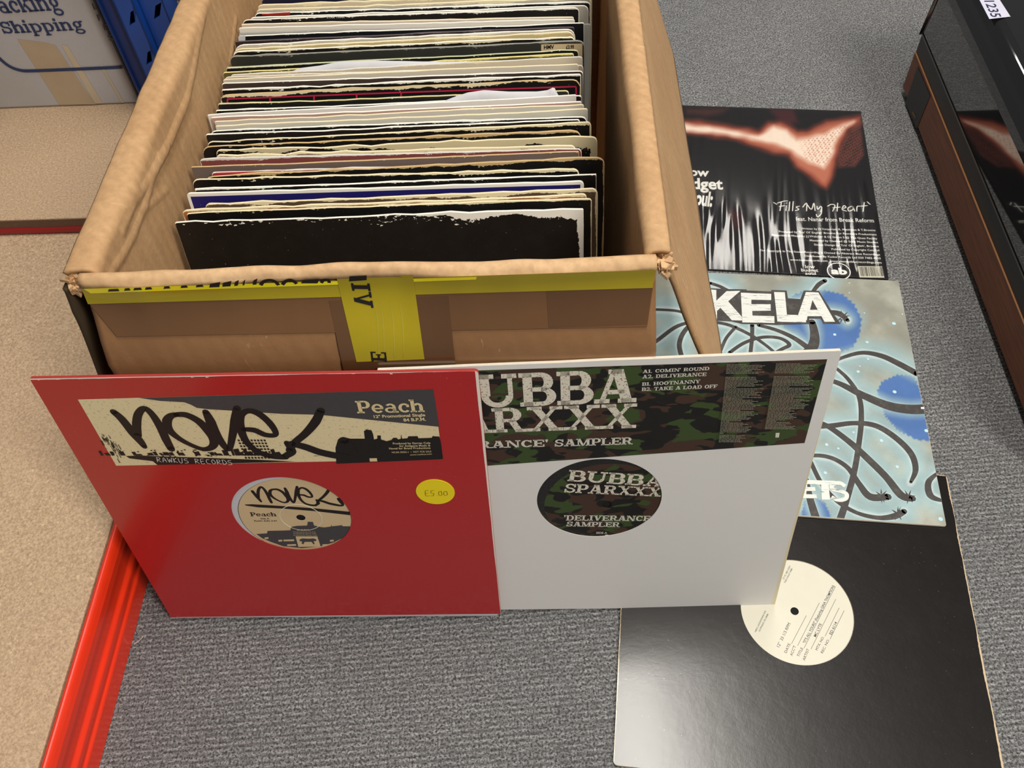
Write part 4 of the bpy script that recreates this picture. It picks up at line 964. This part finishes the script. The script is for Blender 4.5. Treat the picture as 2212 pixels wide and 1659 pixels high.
wrec = record_obj(WP, wc, .1505, -.0015, 'black record with a camouflage label showing through the white sleeve', lab_mat=M['camo'], r_lab=.0505)
q = lart(WP, wc)
q.text('BUBBA', Z1(585, 778), Z1(1120, 812), Z1(604, 716), slab=True); q.text('SPARXXX', Z1(566, 842), Z1(1106, 866), Z1(578, 792), slab=True)
q.obj('printed_lettering', M['worn_letters'], RECL[wrec.name])
q = lart(WP, wc); q.text("'DELIVERANCE'", Z1(566, 1000), Z1(1062, 1004), Z1(570, 970), slab=True); q.text('SAMPLER', Z1(580, 1033), Z1(878, 1037), Z1(584, 1006), slab=True); q.text('SIDE A', Z1(748, 1074), Z1(810, 1075), Z1(749, 1064), bold=.02)
q.poly([Z1(798, 1096), Z1(800, 1080), Z1(818, 1080), Z1(816, 1097)]); q.obj('printed_lettering', M['worn_white'], RECL[wrec.name])

# ================================================================== SLEEVES FLAT ON THE CARPET
def flatP(px0, px1, z):
    a = atz(px0, z); b = atz(px1, z); return Plane(a, b-a, np.cross(np.array([0, 0, 1.0]), b-a))
# black generic sleeve (under the others)
BP = flatP((1325, 1652), (1340, 1313), .0032)
a = atz((1325, 1652), .0032); tr_ = atz((2042, 1027), .0032)
# right axis: perpendicular to the left edge
led = atz((1341, 1315), .0032)-a; led /= np.linalg.norm(led); BP = Plane(a, np.cross(led, [0, 0, 1.0]), led)
br2 = BP.uv((2148, 1650)); trr = BP.uv((2045, 1027)); WB = trr[0]
bk_mat = sleeve_mat('black_board', rgb(18, 13, 11), rgb(206, 184, 150), .0014, 1.0, .27, w=WB, h=trr[1], grime=.22, coat=.12)
bk_rim = plain('worn_board_edge', rgb(206, 186, 156), .8, .2, 300)
pxs = [(1325, 1652), tuple(proj(BP.w(trr[0]+.001, -.002))), (2045, 1027), tuple(proj(BP.w(0.0, trr[1])))]
blk, bc, br3, bol = sleeve_parts(BP, pxs, [.004, .003, .004, .002], [(1841, 1336), (1741, 1434), (1599, 1311), (1708, 1204)], bk_mat, bk_rim, .0030,
    'glossy black record sleeve lying flat on the carpet, its hole showing an off-white label')
lc2 = BP.uv((1716, 1321), -.0018)
krec = record_obj(BP, lc2, .1500, -.0015, 'black record with a typed off-white test label inside the flat black sleeve', lab_mat=M['label_white'], r_lab=.0545)
K1 = lambda x, y: (1300+x/2.4254, 1130+y/2.4254)
q = lart(BP, lc2, .0007, -.0015)
def tx(s_, x0, y0, x1, y1, hgt=17, b=0.0):
    L = math.hypot(x1-x0, y1-y0); nx, ny = (y1-y0)/L, -(x1-x0)/L
    q.text(s_, K1(x0, y0), K1(x1, y1), K1(x0+nx*hgt, y0+ny*hgt), bold=b)
tx('12"  33 1/3 RPM', 930, 652, 990, 528, 17); tx('DATE', 968, 682, 990, 634, 15); tx("ACC'T", 998, 697, 1018, 646, 15); tx('TITLE', 1034, 702, 1056, 656, 15); tx('ARTIST', 1064, 722, 1088, 662, 15)
tx('"IT\'S ALL YOURS" (Featuring GINA THOMPSON)', 1066, 632, 1220, 330, 15, .01); tx('MC LYTE', 1122, 598, 1154, 530, 15, .01); tx('MTX. NO.', 1130, 668, 1166, 598, 14); tx('REC. NO.', 1158, 684, 1194, 612, 14); tx('ED 6114', 1204, 586, 1234, 522, 15, .01)
tx('1400 E. LACKAWANNA AVE.', 808, 572, 862, 460, 9); tx('OLYPHANT, PA 18448', 828, 570, 874, 478, 9); tx('TWX 510-671-4580', 962, 316, 1000, 240, 9); tx('(717) 383-3291', 955, 296, 990, 226, 9)
for (x0, y0), (x1, y1) in (((994, 632), (1072, 484)), ((1026, 642), (1140, 418)), ((1060, 654), (1224, 332)), ((1096, 660), (1226, 398)), ((1170, 592), (1244, 444)), ((1196, 608), (1270, 458))): q.ribbon([K1(x0, y0), K1(x1, y1)], .7, cap=False, sub=1)
q.obj('typed_lettering', M['grey_ink'], RECL[krec.name])
# teal tentacle sleeve, resting partly on the black one
z2 = .0066
KR = atz((1941, 606), z2); KB = atz((2045, 1136), z2); kv = KR-KB; kv /= np.linalg.norm(kv); ku = np.cross(kv, [0, 0, 1.0])
TP0 = Plane(KB-ku*.310, ku, kv); kw = np.linalg.norm(KR-KB)
tl_ = TP0.uv((1420, 598)); 
kc4 = [(0.0, 0.0), (.310, 0), (.310, kw), (0.0, kw)]
tt_ = empty('record_sleeve', TP0.matrix()); tag(tt_, 'pale blue and grey record sleeve with dark tentacles and KELA lettering, flat on the carpet', 'record sleeve')
ol = rounded(kc4, [.001, .002, .001, .001], 4, .0003, 10); v, f, m = slab(ol, .003, .0005, -.003)
link('sleeve_board', mesh(v, f, 'b', m), tt_, [plain('pale_board', rgb(150, 156, 150), .55), plain('pale_board_edge', rgb(214, 206, 190), .7, .1, 300)])
J = lambda x, y: (1380+x/2.86, 580+y/2.86)
TENT = [([J(-20, 270), J(60, 255), J(150, 255), J(250, 265), J(330, 300)], [6, 7, 7, 7, 6]), ([J(40, 500), J(120, 440), J(230, 360), J(330, 330), J(440, 320)], [6, 9, 9, 8, 7]), ([J(270, 560), J(250, 470), J(280, 390), J(350, 330), J(450, 330), J(560, 350), J(690, 410), J(780, 470), J(840, 520)], [10, 10, 10, 9, 8, 8, 8, 7, 7]),
    ([J(440, 90), J(500, 110), J(560, 140)], [8, 8, 7]), ([J(1150, 75), J(1110, 100), J(1060, 160), J(1000, 210), J(930, 210)], [10, 10, 7, 6, 5]), ([J(700, 350), J(700, 420), J(690, 520), J(680, 600)], [9, 8, 8, 8]), ([J(600, 360), J(540, 430), J(500, 520)], [7, 7, 7]),
    ([J(560, 520), J(650, 460), J(760, 425), J(870, 430), J(930, 470), J(880, 500), J(780, 560)], [8, 8, 8, 8, 9, 8, 8]), ([J(740, 350), J(850, 380), J(960, 430), J(1060, 500)], [8, 9, 11, 14]), ([J(1030, 540), J(1080, 470), J(1085, 400), J(1070, 330)], [24, 22, 18, 14]),
    ([J(1180, 270), J(1240, 280), J(1290, 320)], [12, 15, 9]), ([J(1180, 590), J(1260, 550), J(1380, 520), J(1500, 540), J(1610, 590), J(1720, 650)], [6, 8, 10, 13, 15, 15]), ([J(1150, 680), J(1250, 715), J(1400, 790), J(1550, 850), J(1680, 870), J(1790, 866)], [10, 13, 18, 22, 24, 24]),
    ([J(1200, 600), J(1290, 680), J(1360, 790), J(1375, 920), J(1360, 1080), J(1330, 1260), J(1280, 1440), J(1240, 1560)], [7, 9, 10, 11, 11, 12, 13, 15]), ([J(1060, 940), J(1160, 970), J(1300, 1070), J(1420, 1180), J(1530, 1290), J(1620, 1400), J(1690, 1420)], [8, 12, 14, 16, 16, 18, 15]),
    ([J(1090, 980), J(1200, 970), J(1330, 955), J(1460, 970), J(1580, 1040), J(1680, 1140), J(1710, 1240), J(1680, 1320)], [9, 12, 11, 13, 14, 14, 12, 6]), ([J(980, 1180), J(1080, 1155), J(1190, 1170), J(1290, 1230), J(1360, 1330), J(1430, 1410), J(1540, 1410)], [7, 9, 10, 11, 13, 17, 15]),
    ([J(1060, 1190), J(1130, 1330), J(1230, 1440), J(1350, 1510), J(1480, 1540), J(1580, 1530), J(1640, 1500)], [9, 10, 10, 9, 10, 14, 12]), ([J(1030, 1300), J(1060, 1430), J(1100, 1560)], [12, 15, 18]), ([J(1850, 1260), J(1790, 1320), J(1800, 1400), J(1860, 1430), J(1890, 1430)], [5, 12, 15, 9, 4]), ([J(-20, 420), J(30, 470), J(70, 520)], [8, 8, 8])]
B1 = [J(*p) for p in ((880, 345), (950, 420), (1010, 490), (1120, 520), (1240, 520), (1320, 490), (1365, 410), (1375, 310), (1330, 220), (1260, 160), (1150, 135), (1020, 140), (950, 165), (935, 230), (1000, 320))]
B2 = [J(*p) for p in ((1470, 760), (1500, 700), (1600, 655), (1700, 665), (1740, 760), (1775, 900), (1810, 1065), (1720, 1060), (1600, 1000), (1520, 910), (1500, 830))]
B2b = [J(1020, 1440), J(1060, 1400), J(1150, 1450), J(1200, 1560), J(1000, 1560)]
GL = [t_[0] for t_ in TENT]
def kfn(px, V):
    nzv = np.array([noise.fractal(Vector((q[0]*38, q[1]*38, 0)), 1.0, 2.0, 4) for q in V]); nz2 = np.array([noise.noise(Vector((q[0]*16, q[1]*16, 4))) for q in V])
    c = np.tile(np.array([150, 150, 138])/255, (len(px), 1)); c = lerp(c, (188, 192, 178), sm(nz2+.3*nzv, -.1, .5)*.7)
    d = np.min([segdist(px, g) for g in GL], axis=0); dn = d+nzv*7
    c = lerp(c, (158, 196, 206), sm(dn, 50, 14)*.7)
    for B_ in (B1, B2, B2b):
        s_ = sdist(px, B_); sc = 1.6*np.sin(segdist(px, [(0, 0), (1, 1)])*.0+np.arctan2(px[:, 1]-np.mean([b[1] for b in B_]), px[:, 0]-np.mean([b[0] for b in B_]))*44); ins = sm(s_+sc, .8, -.8)
        c = lerp(c, (70, 112, 178), ins*(.95)*sm(d, 6, 26)); 
    c = lerp(c, (220, 234, 234), sm(dn-nzv*5, 11, 5)*.6)
    return np.clip(c*(1+.06*nzv[:, None]), 0, 1)
xg0 = .03
colour_grid('cover_print', TP0, .0001, ((.0005, .0005), (.3095, .0005), (.3095, kw-.0005), (.0005, kw-.0005)), kfn, 250, 250, tt_, .5)
CLK = (.0004, .0004, .3096, kw-.0004)
q = Art(TP0, .0003, CLK)
for p, w_ in TENT: q.ribbon(p, [a*1.05 for a in w_])
def spikes(c, n, r0, r1, seed):
    rnd = random.Random(seed)
    for i in range(n): a_ = 6.28*i/n+rnd.uniform(-.3, .3); p = J(*c); d_ = (math.cos(a_), math.sin(a_)); e_ = (-d_[1]*2.0, d_[0]*2.0); q.poly([(p[0]+d_[0]*r0+e_[0], p[1]+d_[1]*r0+e_[1]), (p[0]+d_[0]*r1, p[1]+d_[1]*r1), (p[0]+d_[0]*r0-e_[0], p[1]+d_[1]*r0-e_[1])])
for c_, s_ in (((1260, 300), 1), ((1500, 1405), 2), ((1665, 1410), 3), ((1600, 1515), 5)): spikes(c_, 7, 5, 16, s_)
q.obj('printed_tentacles', M['tentacle'], tt_)
q = Art(TP0, .0004)
J2 = lambda x, y: (1520+x/3.735, 600+y/3.735)
q.poly([J2(*p) for p in ((60, 85), (130, 88), (210, 92), (345, 93), (348, 103), (545, 110), (548, 98), (670, 103), (680, 165), (780, 172), (808, 103), (930, 105), (1015, 240), (1105, 372), (965, 372), (945, 330), (850, 330), (858, 372), (595, 380), (312, 372), (225, 352), (110, 347), (60, 345))])
q.obj('printed_letter_outline', M['tentacle'], tt_)
q = Art(TP0, .0005)
K_ = [(20, 92), (102, 98), (102, 185), (185, 108), (298, 105), (198, 190), (308, 315), (310, 345), (228, 343), (135, 242), (108, 268), (108, 335), (20, 335)]
E_ = [(300, 120), (545, 130), (545, 180), (385, 177), (385, 213), (540, 213), (542, 265), (392, 268), (394, 305), (570, 310), (572, 365), (312, 360)]
L_ = [(568, 115), (655, 117), (672, 298), (750, 300), (826, 318), (826, 360), (595, 355)]
A_ = [(825, 115), (925, 118), (1060, 355), (975, 355), (950, 310), (838, 310), (832, 345), (762, 300)]
for l_ in (K_, E_, L_, A_): q.poly([J2(*p) for p in l_])
q.obj('printed_lettering', M['scratched_letters'], tt_)
q = Art(TP0, .0006); q.poly([J2(878, 180), J2(920, 258), J2(858, 258)]); q.obj('printed_letter_counter', M['tentacle'], tt_)
q = Art(TP0, .0005)
for l_ in ([(980, 1305), (1090, 1308), (1094, 1332), (1040, 1332), (1040, 1350), (1088, 1350), (1092, 1374), (1036, 1374), (1034, 1394), (1096, 1396), (1100, 1420), (980, 1418)], [(1090, 1308), (1215, 1312), (1218, 1336), (1172, 1336), (1182, 1428), (1130, 1428), (1126, 1336), (1094, 1334)]): q.poly([J(*p) for p in l_])
q.ribbon([J(1275, 1345), J(1240, 1325), J(1196, 1335), J(1196, 1362), J(1240, 1374), J(1282, 1392), J(1276, 1422), J(1230, 1430), J(1190, 1412)], 9.5, cap=False)
q.obj('printed_lettering', M['scratched_letters'], tt_)
q = Art(TP0, .0004); rnd = random.Random(8)
for x, y, r_ in ((1576, 340, 5), (1410, 455, 4), (1210, 408, 4), (1393, 275, 2), (1300, 90, 2), (1628, 282, 2), (1580, 762, 4.6), (1355, 637, 4), (1365, 603, 2), (1498, 1063, 4.4), (1160, 1088, 4), (1232, 1112, 3), (1596, 1225, 4), (1776, 1002, 4.5), (1864, 1548, 5), (1152, 1262, 4), (1300, 150, 2), (1416, 560, 3), (1326, 1012, 3)):
    q.circle(J(x, y), r_*.00043)
q.obj('printed_dots', plain('pale_blue_ink', rgb(190, 226, 238), .5), tt_)
q = Art(TP0, .0005); q.poly([J(1742, 856), J(1762, 856), J(1764, 868), J(1744, 868)]); q.obj('scuff_mark', M['white_ink'], tt_)

# shrink-wrapped black sleeve behind
z1 = .0034
FR = atz((1860, 240), z1); FB = atz((1920, 602), z1); fv = FR-FB; fv /= np.linalg.norm(fv); fu = np.cross(fv, [0, 0, 1.0]); fh = np.linalg.norm(FR-FB)
FP0 = Plane(FB-fu*.314, fu, fv); ff = empty('record_sleeve', FP0.matrix()); tag(ff, 'black shrink-wrapped record sleeve with a blurred hand and Fills My Heart lettering', 'record sleeve')
ol = rounded([(0, 0), (.314, 0), (.314, fh), (0, fh)], .0012, 3, .0002, 8); v, f, m = slab(ol, .003, .0005, -.003)
link('sleeve_board', mesh(v, f, 'b', m), ff, [M['black_ink'], M['black_ink']])
G = lambda x, y: (1400+x/3.687, 200+y/3.687)
ARM = [G(*p) for p in ((-300, 200), (240, 225), (420, 225), (620, 260), (880, 300), (960, 240), (1050, 235), (1130, 260), (1190, 310), (1260, 305), (1420, 230), (1690, 190), (1700, 240), (1600, 300), (1540, 400), (1500, 540), (1470, 660), (1420, 760), (1370, 740), (1290, 670), (1180, 590), (1120, 500), (1000, 480), (860, 440), (700, 370), (480, 345), (280, 320), (-300, 300))]
CORE = [G(*p) for p in ((-300, 240), (280, 255), (480, 270), (700, 310), (880, 345), (1000, 270), (1100, 300), (1180, 380), (1260, 360), (1400, 330), (1560, 250), (1640, 230), (1500, 360), (1460, 520), (1400, 600), (1280, 560), (1190, 500), (1080, 430), (900, 380), (640, 335), (280, 300))]
MESHP = [G(*p) for p in ((1690, 200), (1720, 500), (1650, 590), (1520, 600), (1500, 500), (1550, 380))]
WRIST = [G(*p) for p in ((960, 130), (1160, 130), (1200, 240), (1120, 250), (1020, 200))]
BLOB = [G(*p) for p in ((630, 920), (750, 950), (760, 1060), (700, 1090), (640, 1000))]
TOPB = [G(*p) for p in ((300, 125), (640, 125), (600, 160), (480, 190), (300, 170))]
def ffn(px, V):
    c = np.tile(np.array([22, 20, 22])/255, (len(px), 1)); nn = np.array([noise.noise(Vector((q[0]*60, q[1]*60, 1))) for q in V])
    s_ = sdist(px, ARM)+nn*3; c = lerp(c, (150, 70, 52), sm(s_, 9, -4)); c = lerp(c, (206, 132, 104), sm(s_, 0, -12)*.9)
    s2 = sdist(px, CORE)+nn*3; c = lerp(c, (250, 234, 218), sm(s2, 6, -5))
    s3 = sdist(px, MESHP); net = (np.sin(px[:, 0]*.75+px[:, 1]*.2)*np.sin(px[:, 1]*.8-px[:, 0]*.2) > -.1)*1.0; c = lerp(c, (122, 66, 56), sm(s3, 4, -4)*(.35+.55*net))
    net2 = (np.sin(px[:, 0]*.85)*np.sin(px[:, 1]*.75) > .45)*1.0; c = lerp(c, (196, 112, 78), sm(sdist(px, CORE), 0, -6)*net2*sm(px[:, 0], 1725, 1750)*.8)
    for P_, k_, cc_ in ((WRIST, .6, (110, 40, 46)), (BLOB, .55, (96, 38, 36)), (TOPB, .5, (126, 64, 54))): c = lerp(c, cc_, sm(sdist(px, P_), 6, -6)*k_)
    return np.clip(c, 0, 1)
colour_grid('cover_print', FP0, .0001, ((.0005, .0005), (.3135, .0005), (.3135, fh-.0005), (.0005, fh-.0005)), ffn, 190, 190, ff, .4)
q = Art(FP0, .0002)
# brush style title
def script(words, w_):
    for s_ in words: q.ribbon([G(*p) for p in s_], w_)
script([[(1000, 875), (1025, 890)], [(1050, 940), (1060, 880), (1052, 872)], [(1030, 880), (1080, 865), (1110, 862)], [(1045, 908), (1085, 900)], [(1098, 940), (1100, 900)], [(1103, 882), (1104, 878)], [(1122, 942), (1128, 870)], [(1150, 942), (1156, 868)], [(1206, 905), (1180, 912), (1200, 930), (1172, 940)],
    [(1232, 912), (1262, 880), (1262, 942)], [(1262, 885), (1300, 930), (1320, 880), (1330, 940)], [(1345, 905), (1352, 930), (1378, 905), (1380, 960), (1350, 990), (1340, 970)], [(1385, 915), (1372, 950)],
    [(1430, 905), (1460, 890), (1488, 900), (1470, 945)], [(1510, 880), (1505, 945)], [(1470, 918), (1530, 912)], [(1542, 925), (1575, 915), (1560, 900), (1545, 930), (1580, 944)], [(1622, 905), (1592, 920), (1600, 944), (1632, 930), (1630, 905), (1645, 944)], [(1662, 946), (1665, 908), (1690, 905)], [(1712, 946), (1722, 875)], [(1690, 905), (1745, 900)], [(1745, 870), (1768, 890)]], 2.4)
def ft(s_, x0, y0, x1, y1, hgt, b=0.0, mat=None): q.text(s_, G(x0, y0), G(x1, y1), G(x0-hgt*.12, y0-hgt), bold=b)
ft('feat. Nanar from Break Reform', 1178, 1020, 1800, 1034, 30, .01)
for s_, x0, y0, x1, y1 in (('Written by H.Vorperian, R. Matthews & T.Browne', 1218, 1090, 1812, 1104), ("Produced by Tris' Ol' English' Browne For Rawworx Productions", 1042, 1114, 1820, 1138), ('Recorded & Mixed by J.J.Webster & DJ Simon S @ The Quaz Facility', 988, 1142, 1826, 1170), ('Mastered by Naweed @ Sony Music Studios', 1288, 1184, 1832, 1200),
    ("Sleeve Design by Tris' Ol English', Browne", 1322, 1218, 1838, 1232), ('Published by Copyright Control', 1462, 1254, 1842, 1264), ('The Copyright In This Sound Recording Is Owned By Abstract Blue Recordings', 888, 1264, 1848, 1298), ('Distributed By Kudos Records Ltd 020 7482 4555', 1248, 1308, 1854, 1328), ('www.kudosrecords.com  www.abstractbluerecordings.com', 1132, 1338, 1860, 1362)): ft(s_, x0, y0, x1, y1, 15, .01)
ft('low', 1252, 1398, 1330, 1400, 26, .02); ft('budget', 1220, 1424, 1356, 1428, 24, .02); ft('soul', 1252, 1450, 1338, 1452, 22, .02)
ft('ow', 330, 660, 485, 668, 62, .03); ft('dget', 350, 765, 598, 770, 84, .03); ft('oul:', 370, 890, 508, 905, 112, .04)
c_ = FP0.uv(G(1518, 1424)); q.ring(c_, .0125, .0138, local=True, sx=.99); q.text('ab', G(1460, 1444), G(1588, 1448), G(1454, 1396), bold=.05)
q.obj('printed_lettering', M['white_ink'], ff)
q = Art(FP0, .0002); q.poly([G(1668, 1382), G(1864, 1384), G(1882, 1474), G(1684, 1472)]); q.obj('barcode_panel', M['label_white'], ff)
q = Art(FP0, .0003); rnd = random.Random(6); x = 1680
while x < 1862: w_ = rnd.choice((2, 3, 4, 6)); q.poly([G(x, 1388), G(x+w_, 1388), G(x+w_+14, 1462), G(x+14, 1462)]); x += w_+rnd.choice((3, 4, 6))
q.obj('barcode_bars', M['black_ink'], ff)
# film: thin clear plastic drawn into vertical ripples
v = []; n1, n2_ = 260, 60
for j in range(n2_+1):
    for i in range(n1+1):
        u, w_ = -.0006+.3152*i/n1, -.0006+(fh+.0012)*j/n2_; am = max(.12, min(1, (.62-w_/fh)*3)) if w_ < fh*.62 else .12+.2*max(0, nz(u*20, w_*12))
        h_ = .0007+am*.00045*(math.sin(u*330+3*nz(u*25, w_*9)+w_*22)+.7*math.sin(u*560+4*nz(u*30, w_*6, 2)-w_*16))*(.5+nz(u*14, w_*10, 7))
        v.append((u, w_, max(.00045, h_+.0003)))
f = [(j*(n1+1)+i, j*(n1+1)+i+1, (j+1)*(n1+1)+i+1, (j+1)*(n1+1)+i) for j in range(n2_) for i in range(n1)]
t = NT('shrink_film'); gl = t.n('BsdfGlossy'); gl.inputs['Roughness'].default_value = .10; tr = t.n('BsdfTransparent'); fr_ = t.n('Fresnel'); fr_.inputs[0].default_value = 1.5; mx = t.n('MixShader')
t.l(t.math('ADD', t.math('MULTIPLY', fr_.outputs[0], 1.15), .01), mx.inputs[0]); t.l(tr.outputs[0], mx.inputs[1]); t.l(gl.outputs[0], mx.inputs[2]); t.l(mx.outputs[0], t.t.nodes['Material Output'].inputs[0])
link('shrink_film', mesh(v, f, 'film'), ff, [t.m], True)

# ================================================================== HI-FI
hA, hB = np.array([.577, 1.034, 0]), np.array([.536, .614, 0]); hd = (hB-hA)/np.linalg.norm(hB-hA)
HP = Plane(hA+np.array([0, 0, .0]), hd, (0, 0, 1))      # side face: U towards the camera, N to the left (out)
hf = empty('record_player', HP.matrix()); tag(hf, 'wood-sided record player with closed glossy black dust cover and lot sticker, beside the flat sleeves', 'record player')
if HP.N[0] > 0: print('HIFI normal flipped')
LH = .62; WH = -.46
t = NT('wood_veneer'); g_ = t.noise(5, 4, .6, t.map((4, 60, 60))); t.col(t.mix(t.ramp(g_, .3, .7), rgb(134, 78, 46), rgb(100, 56, 32))); t.rough(.45); M['wood'] = t.m
M['gloss_black'] = plain('smoked_acrylic', rgb(10, 10, 10), .06, .02, 30, coat=1); M['satin_black'] = plain('satin_black', rgb(30, 30, 29), .4, .05, 60)
mb = MB(); mb.box(0, .010, WH, LH, .064, 0); bevel(mb.obj('wooden_plinth', M['wood'], hf), .0008, 1)
for a_ in (.05, LH-.05):
    for b_ in (-.05, WH+.05): v, f = ring_solid((0, 0), .0001, .016, 0, .0102, 24); mb = MB(); mb.add([(a_+p[0], p[2], b_+p[1]) for p in v], f); mb.obj('foot', M['satin_black'], hf)
mb = MB(); mb.box(0, .0642, WH, LH, .0905, -.0015); mb.obj('top_plate', M['satin_black'], hf)
mb = MB(); mb.box(0, .0908, WH, LH, .0930, -.0003); mb.obj('metal_trim', M['chrome'], hf)
mb = MB(); mb.box(0, .0639, -.01, LH, .0646, .0004); mb.obj('veneer_edge', plain('light_veneer_edge', rgb(150, 104, 66), .5), hf)
prof = [(.0934, 0), (.160, -.002), (.170, -.004), (.178, -.009), (.184, -.012), (.192, -.020), (.194, -.030), (.194, WH+.02), (.0934, WH)]
v = [(0+(.006 if y > .15 else .001), y, z) for y, z in prof]+[(LH, y, z) for y, z in prof]; n = len(prof)
f = [(i, (i+1) % n, n+(i+1) % n, n+i) for i in range(n)]+[tuple(range(n)), tuple(reversed(range(n, 2*n)))]
bevel(link('dust_cover', mesh(v, f, 'lid'), hf, [M['gloss_black']]), .003, 3)
q = Art(HP, .0006); q.poly([(1982, 143), (2009, 207), (1980, 278), (1956, 222)]); q.obj('corner_plate', M['satin_black'], hf)
q = Art(HP, .0009); q.poly([(1972, 240), (1978, 252), (1977, 256), (1970, 244)]); q.obj('badge', plain('gold_badge', rgb(150, 112, 60), .4, metal=.6), hf)
mb = MB(); 
HT = Plane(HP.w(0, .1944, -.1), np.cross([0, 0, 1.0], hd)*-1, hd*-1) 
HTn = HT.N
if HTn[2] < 0: HT = Plane(HP.w(0, .1944, -.1), np.cross([0, 0, 1.0], hd), hd*-1)
st = empty('lot_sticker_frame', HT.matrix()) if False else None
inv = hf.matrix_world.inverted()
def top_art(fn, name, mat, h):
    q = Art(HT, h); fn(q); o = q.obj(name, mat, hf); o.matrix_local = inv@HT.matrix(); return o
S1 = lambda x, y: (2050+x/13.65, y/13.65)
top_art(lambda q: q.poly([S1(1190, 560), S1(1815, 490), S1(1500, 0), S1(1290, -380), S1(690, -330), S1(900, 0)]), 'lot_sticker', plain('sticker_white', rgb(214, 214, 232), .5), .0003)
top_art(lambda q: q.text('1235', S1(1040, 20), S1(1255, 500), S1(1320, -10), bold=.01), 'printed_number', plain('blue_black_ink', rgb(40, 40, 78), .5), .0005)
# pen marks on the right flap
vv = []; mbp = MB(); rf_me = rf.data
FLP = None
def flap_hit(px):
    d = ray(px); O_ = CAM+BV*0; o_ = Vector(tuple(CAM-BV)); 
    from mathutils.bvhtree import BVHTree
    global FLP
    if FLP is None: FLP = BVHTree.FromPolygons([v_.co.copy() for v_ in rf_me.vertices], [tuple(p.vertices) for p in rf_me.polygons])
    h_ = FLP.ray_cast(o_, Vector(tuple(d)).normalized()); return h_[0] if h_[0] is not None else None
def penline(pts, w_):
    P = [flap_hit(p) for p in pts]; Q = [flap_hit((p[0]+w_, p[1])) for p in pts]
    for i in range(len(pts)-1):
        if P[i] and P[i+1] and Q[i] and Q[i+1]:
            off = lambda a: tuple(Vector(a)+(Vector(tuple(CAM-BV))-Vector(a)).normalized()*.0008); mbp.quad(off(P[i]), off(P[i+1]), off(Q[i+1]), off(Q[i]))
R1 = lambda x, y: (1340+x/6.378, y/6.378)
for l_, w_ in (([(275, 260), (330, 360), (400, 480), (440, 570)], 1.4), ([(430, 870), (520, 1030), (600, 1180), (680, 1360), (780, 1620)], 1.2), ([(310, 160), (322, 210)], 3), ([(360, 270), (375, 330), (400, 390), (425, 450)], 2), ([(520, 760), (570, 860), (620, 990)], .9), ([(490, 590), (500, 610)], 3), ([(640, 1120), (655, 1180), (700, 1290), (740, 1440)], 1.0), ([(405, 230), (412, 250)], 2), ([(465, 410), (475, 440)], 2), ([(390, 350), (380, 380), (400, 400)], 2)):
    penline([R1(*p) for p in l_], w_)
if mbp.v: mbp.obj('pen_marks', M['black_ink'], carton)
# scrap of thread on the carpet
cu = MB(); P = [atz(p, .0012) for p in ((290, 1392), (299, 1386), (307, 1378), (310, 1374))]
for a_, b_ in zip(P[:-1], P[1:]):
    d_ = (b_-a_)/np.linalg.norm(b_-a_); e_ = np.cross(d_, [0, 0, 1])*.0005; cu.quad(*[tuple(x_) for x_ in (a_-e_, b_-e_, b_+e_+[0, 0, .0006], a_+e_+[0, 0, .0006])])
tag(cu.obj('thread', M['white_ink']), 'short white thread on the carpet beside the red shelf beam', 'thread')

# tiny printed marks too small to pick apart
for o in bpy.data.objects:
    if o.type == 'MESH' and o.name.split('.')[0] in ('printed_dots', 'printed_tentacles', 'printed_small_text', 'printed_skyline', 'barcode_bars', 'tape_wrinkles', 'pen_marks', 'printed_lettering', 'handwritten_lettering', 'typed_lettering', 'handwritten_price', 'printed_letters', 'printed_numbers', 'torn_corner'): o['kind'] = 'stuff'
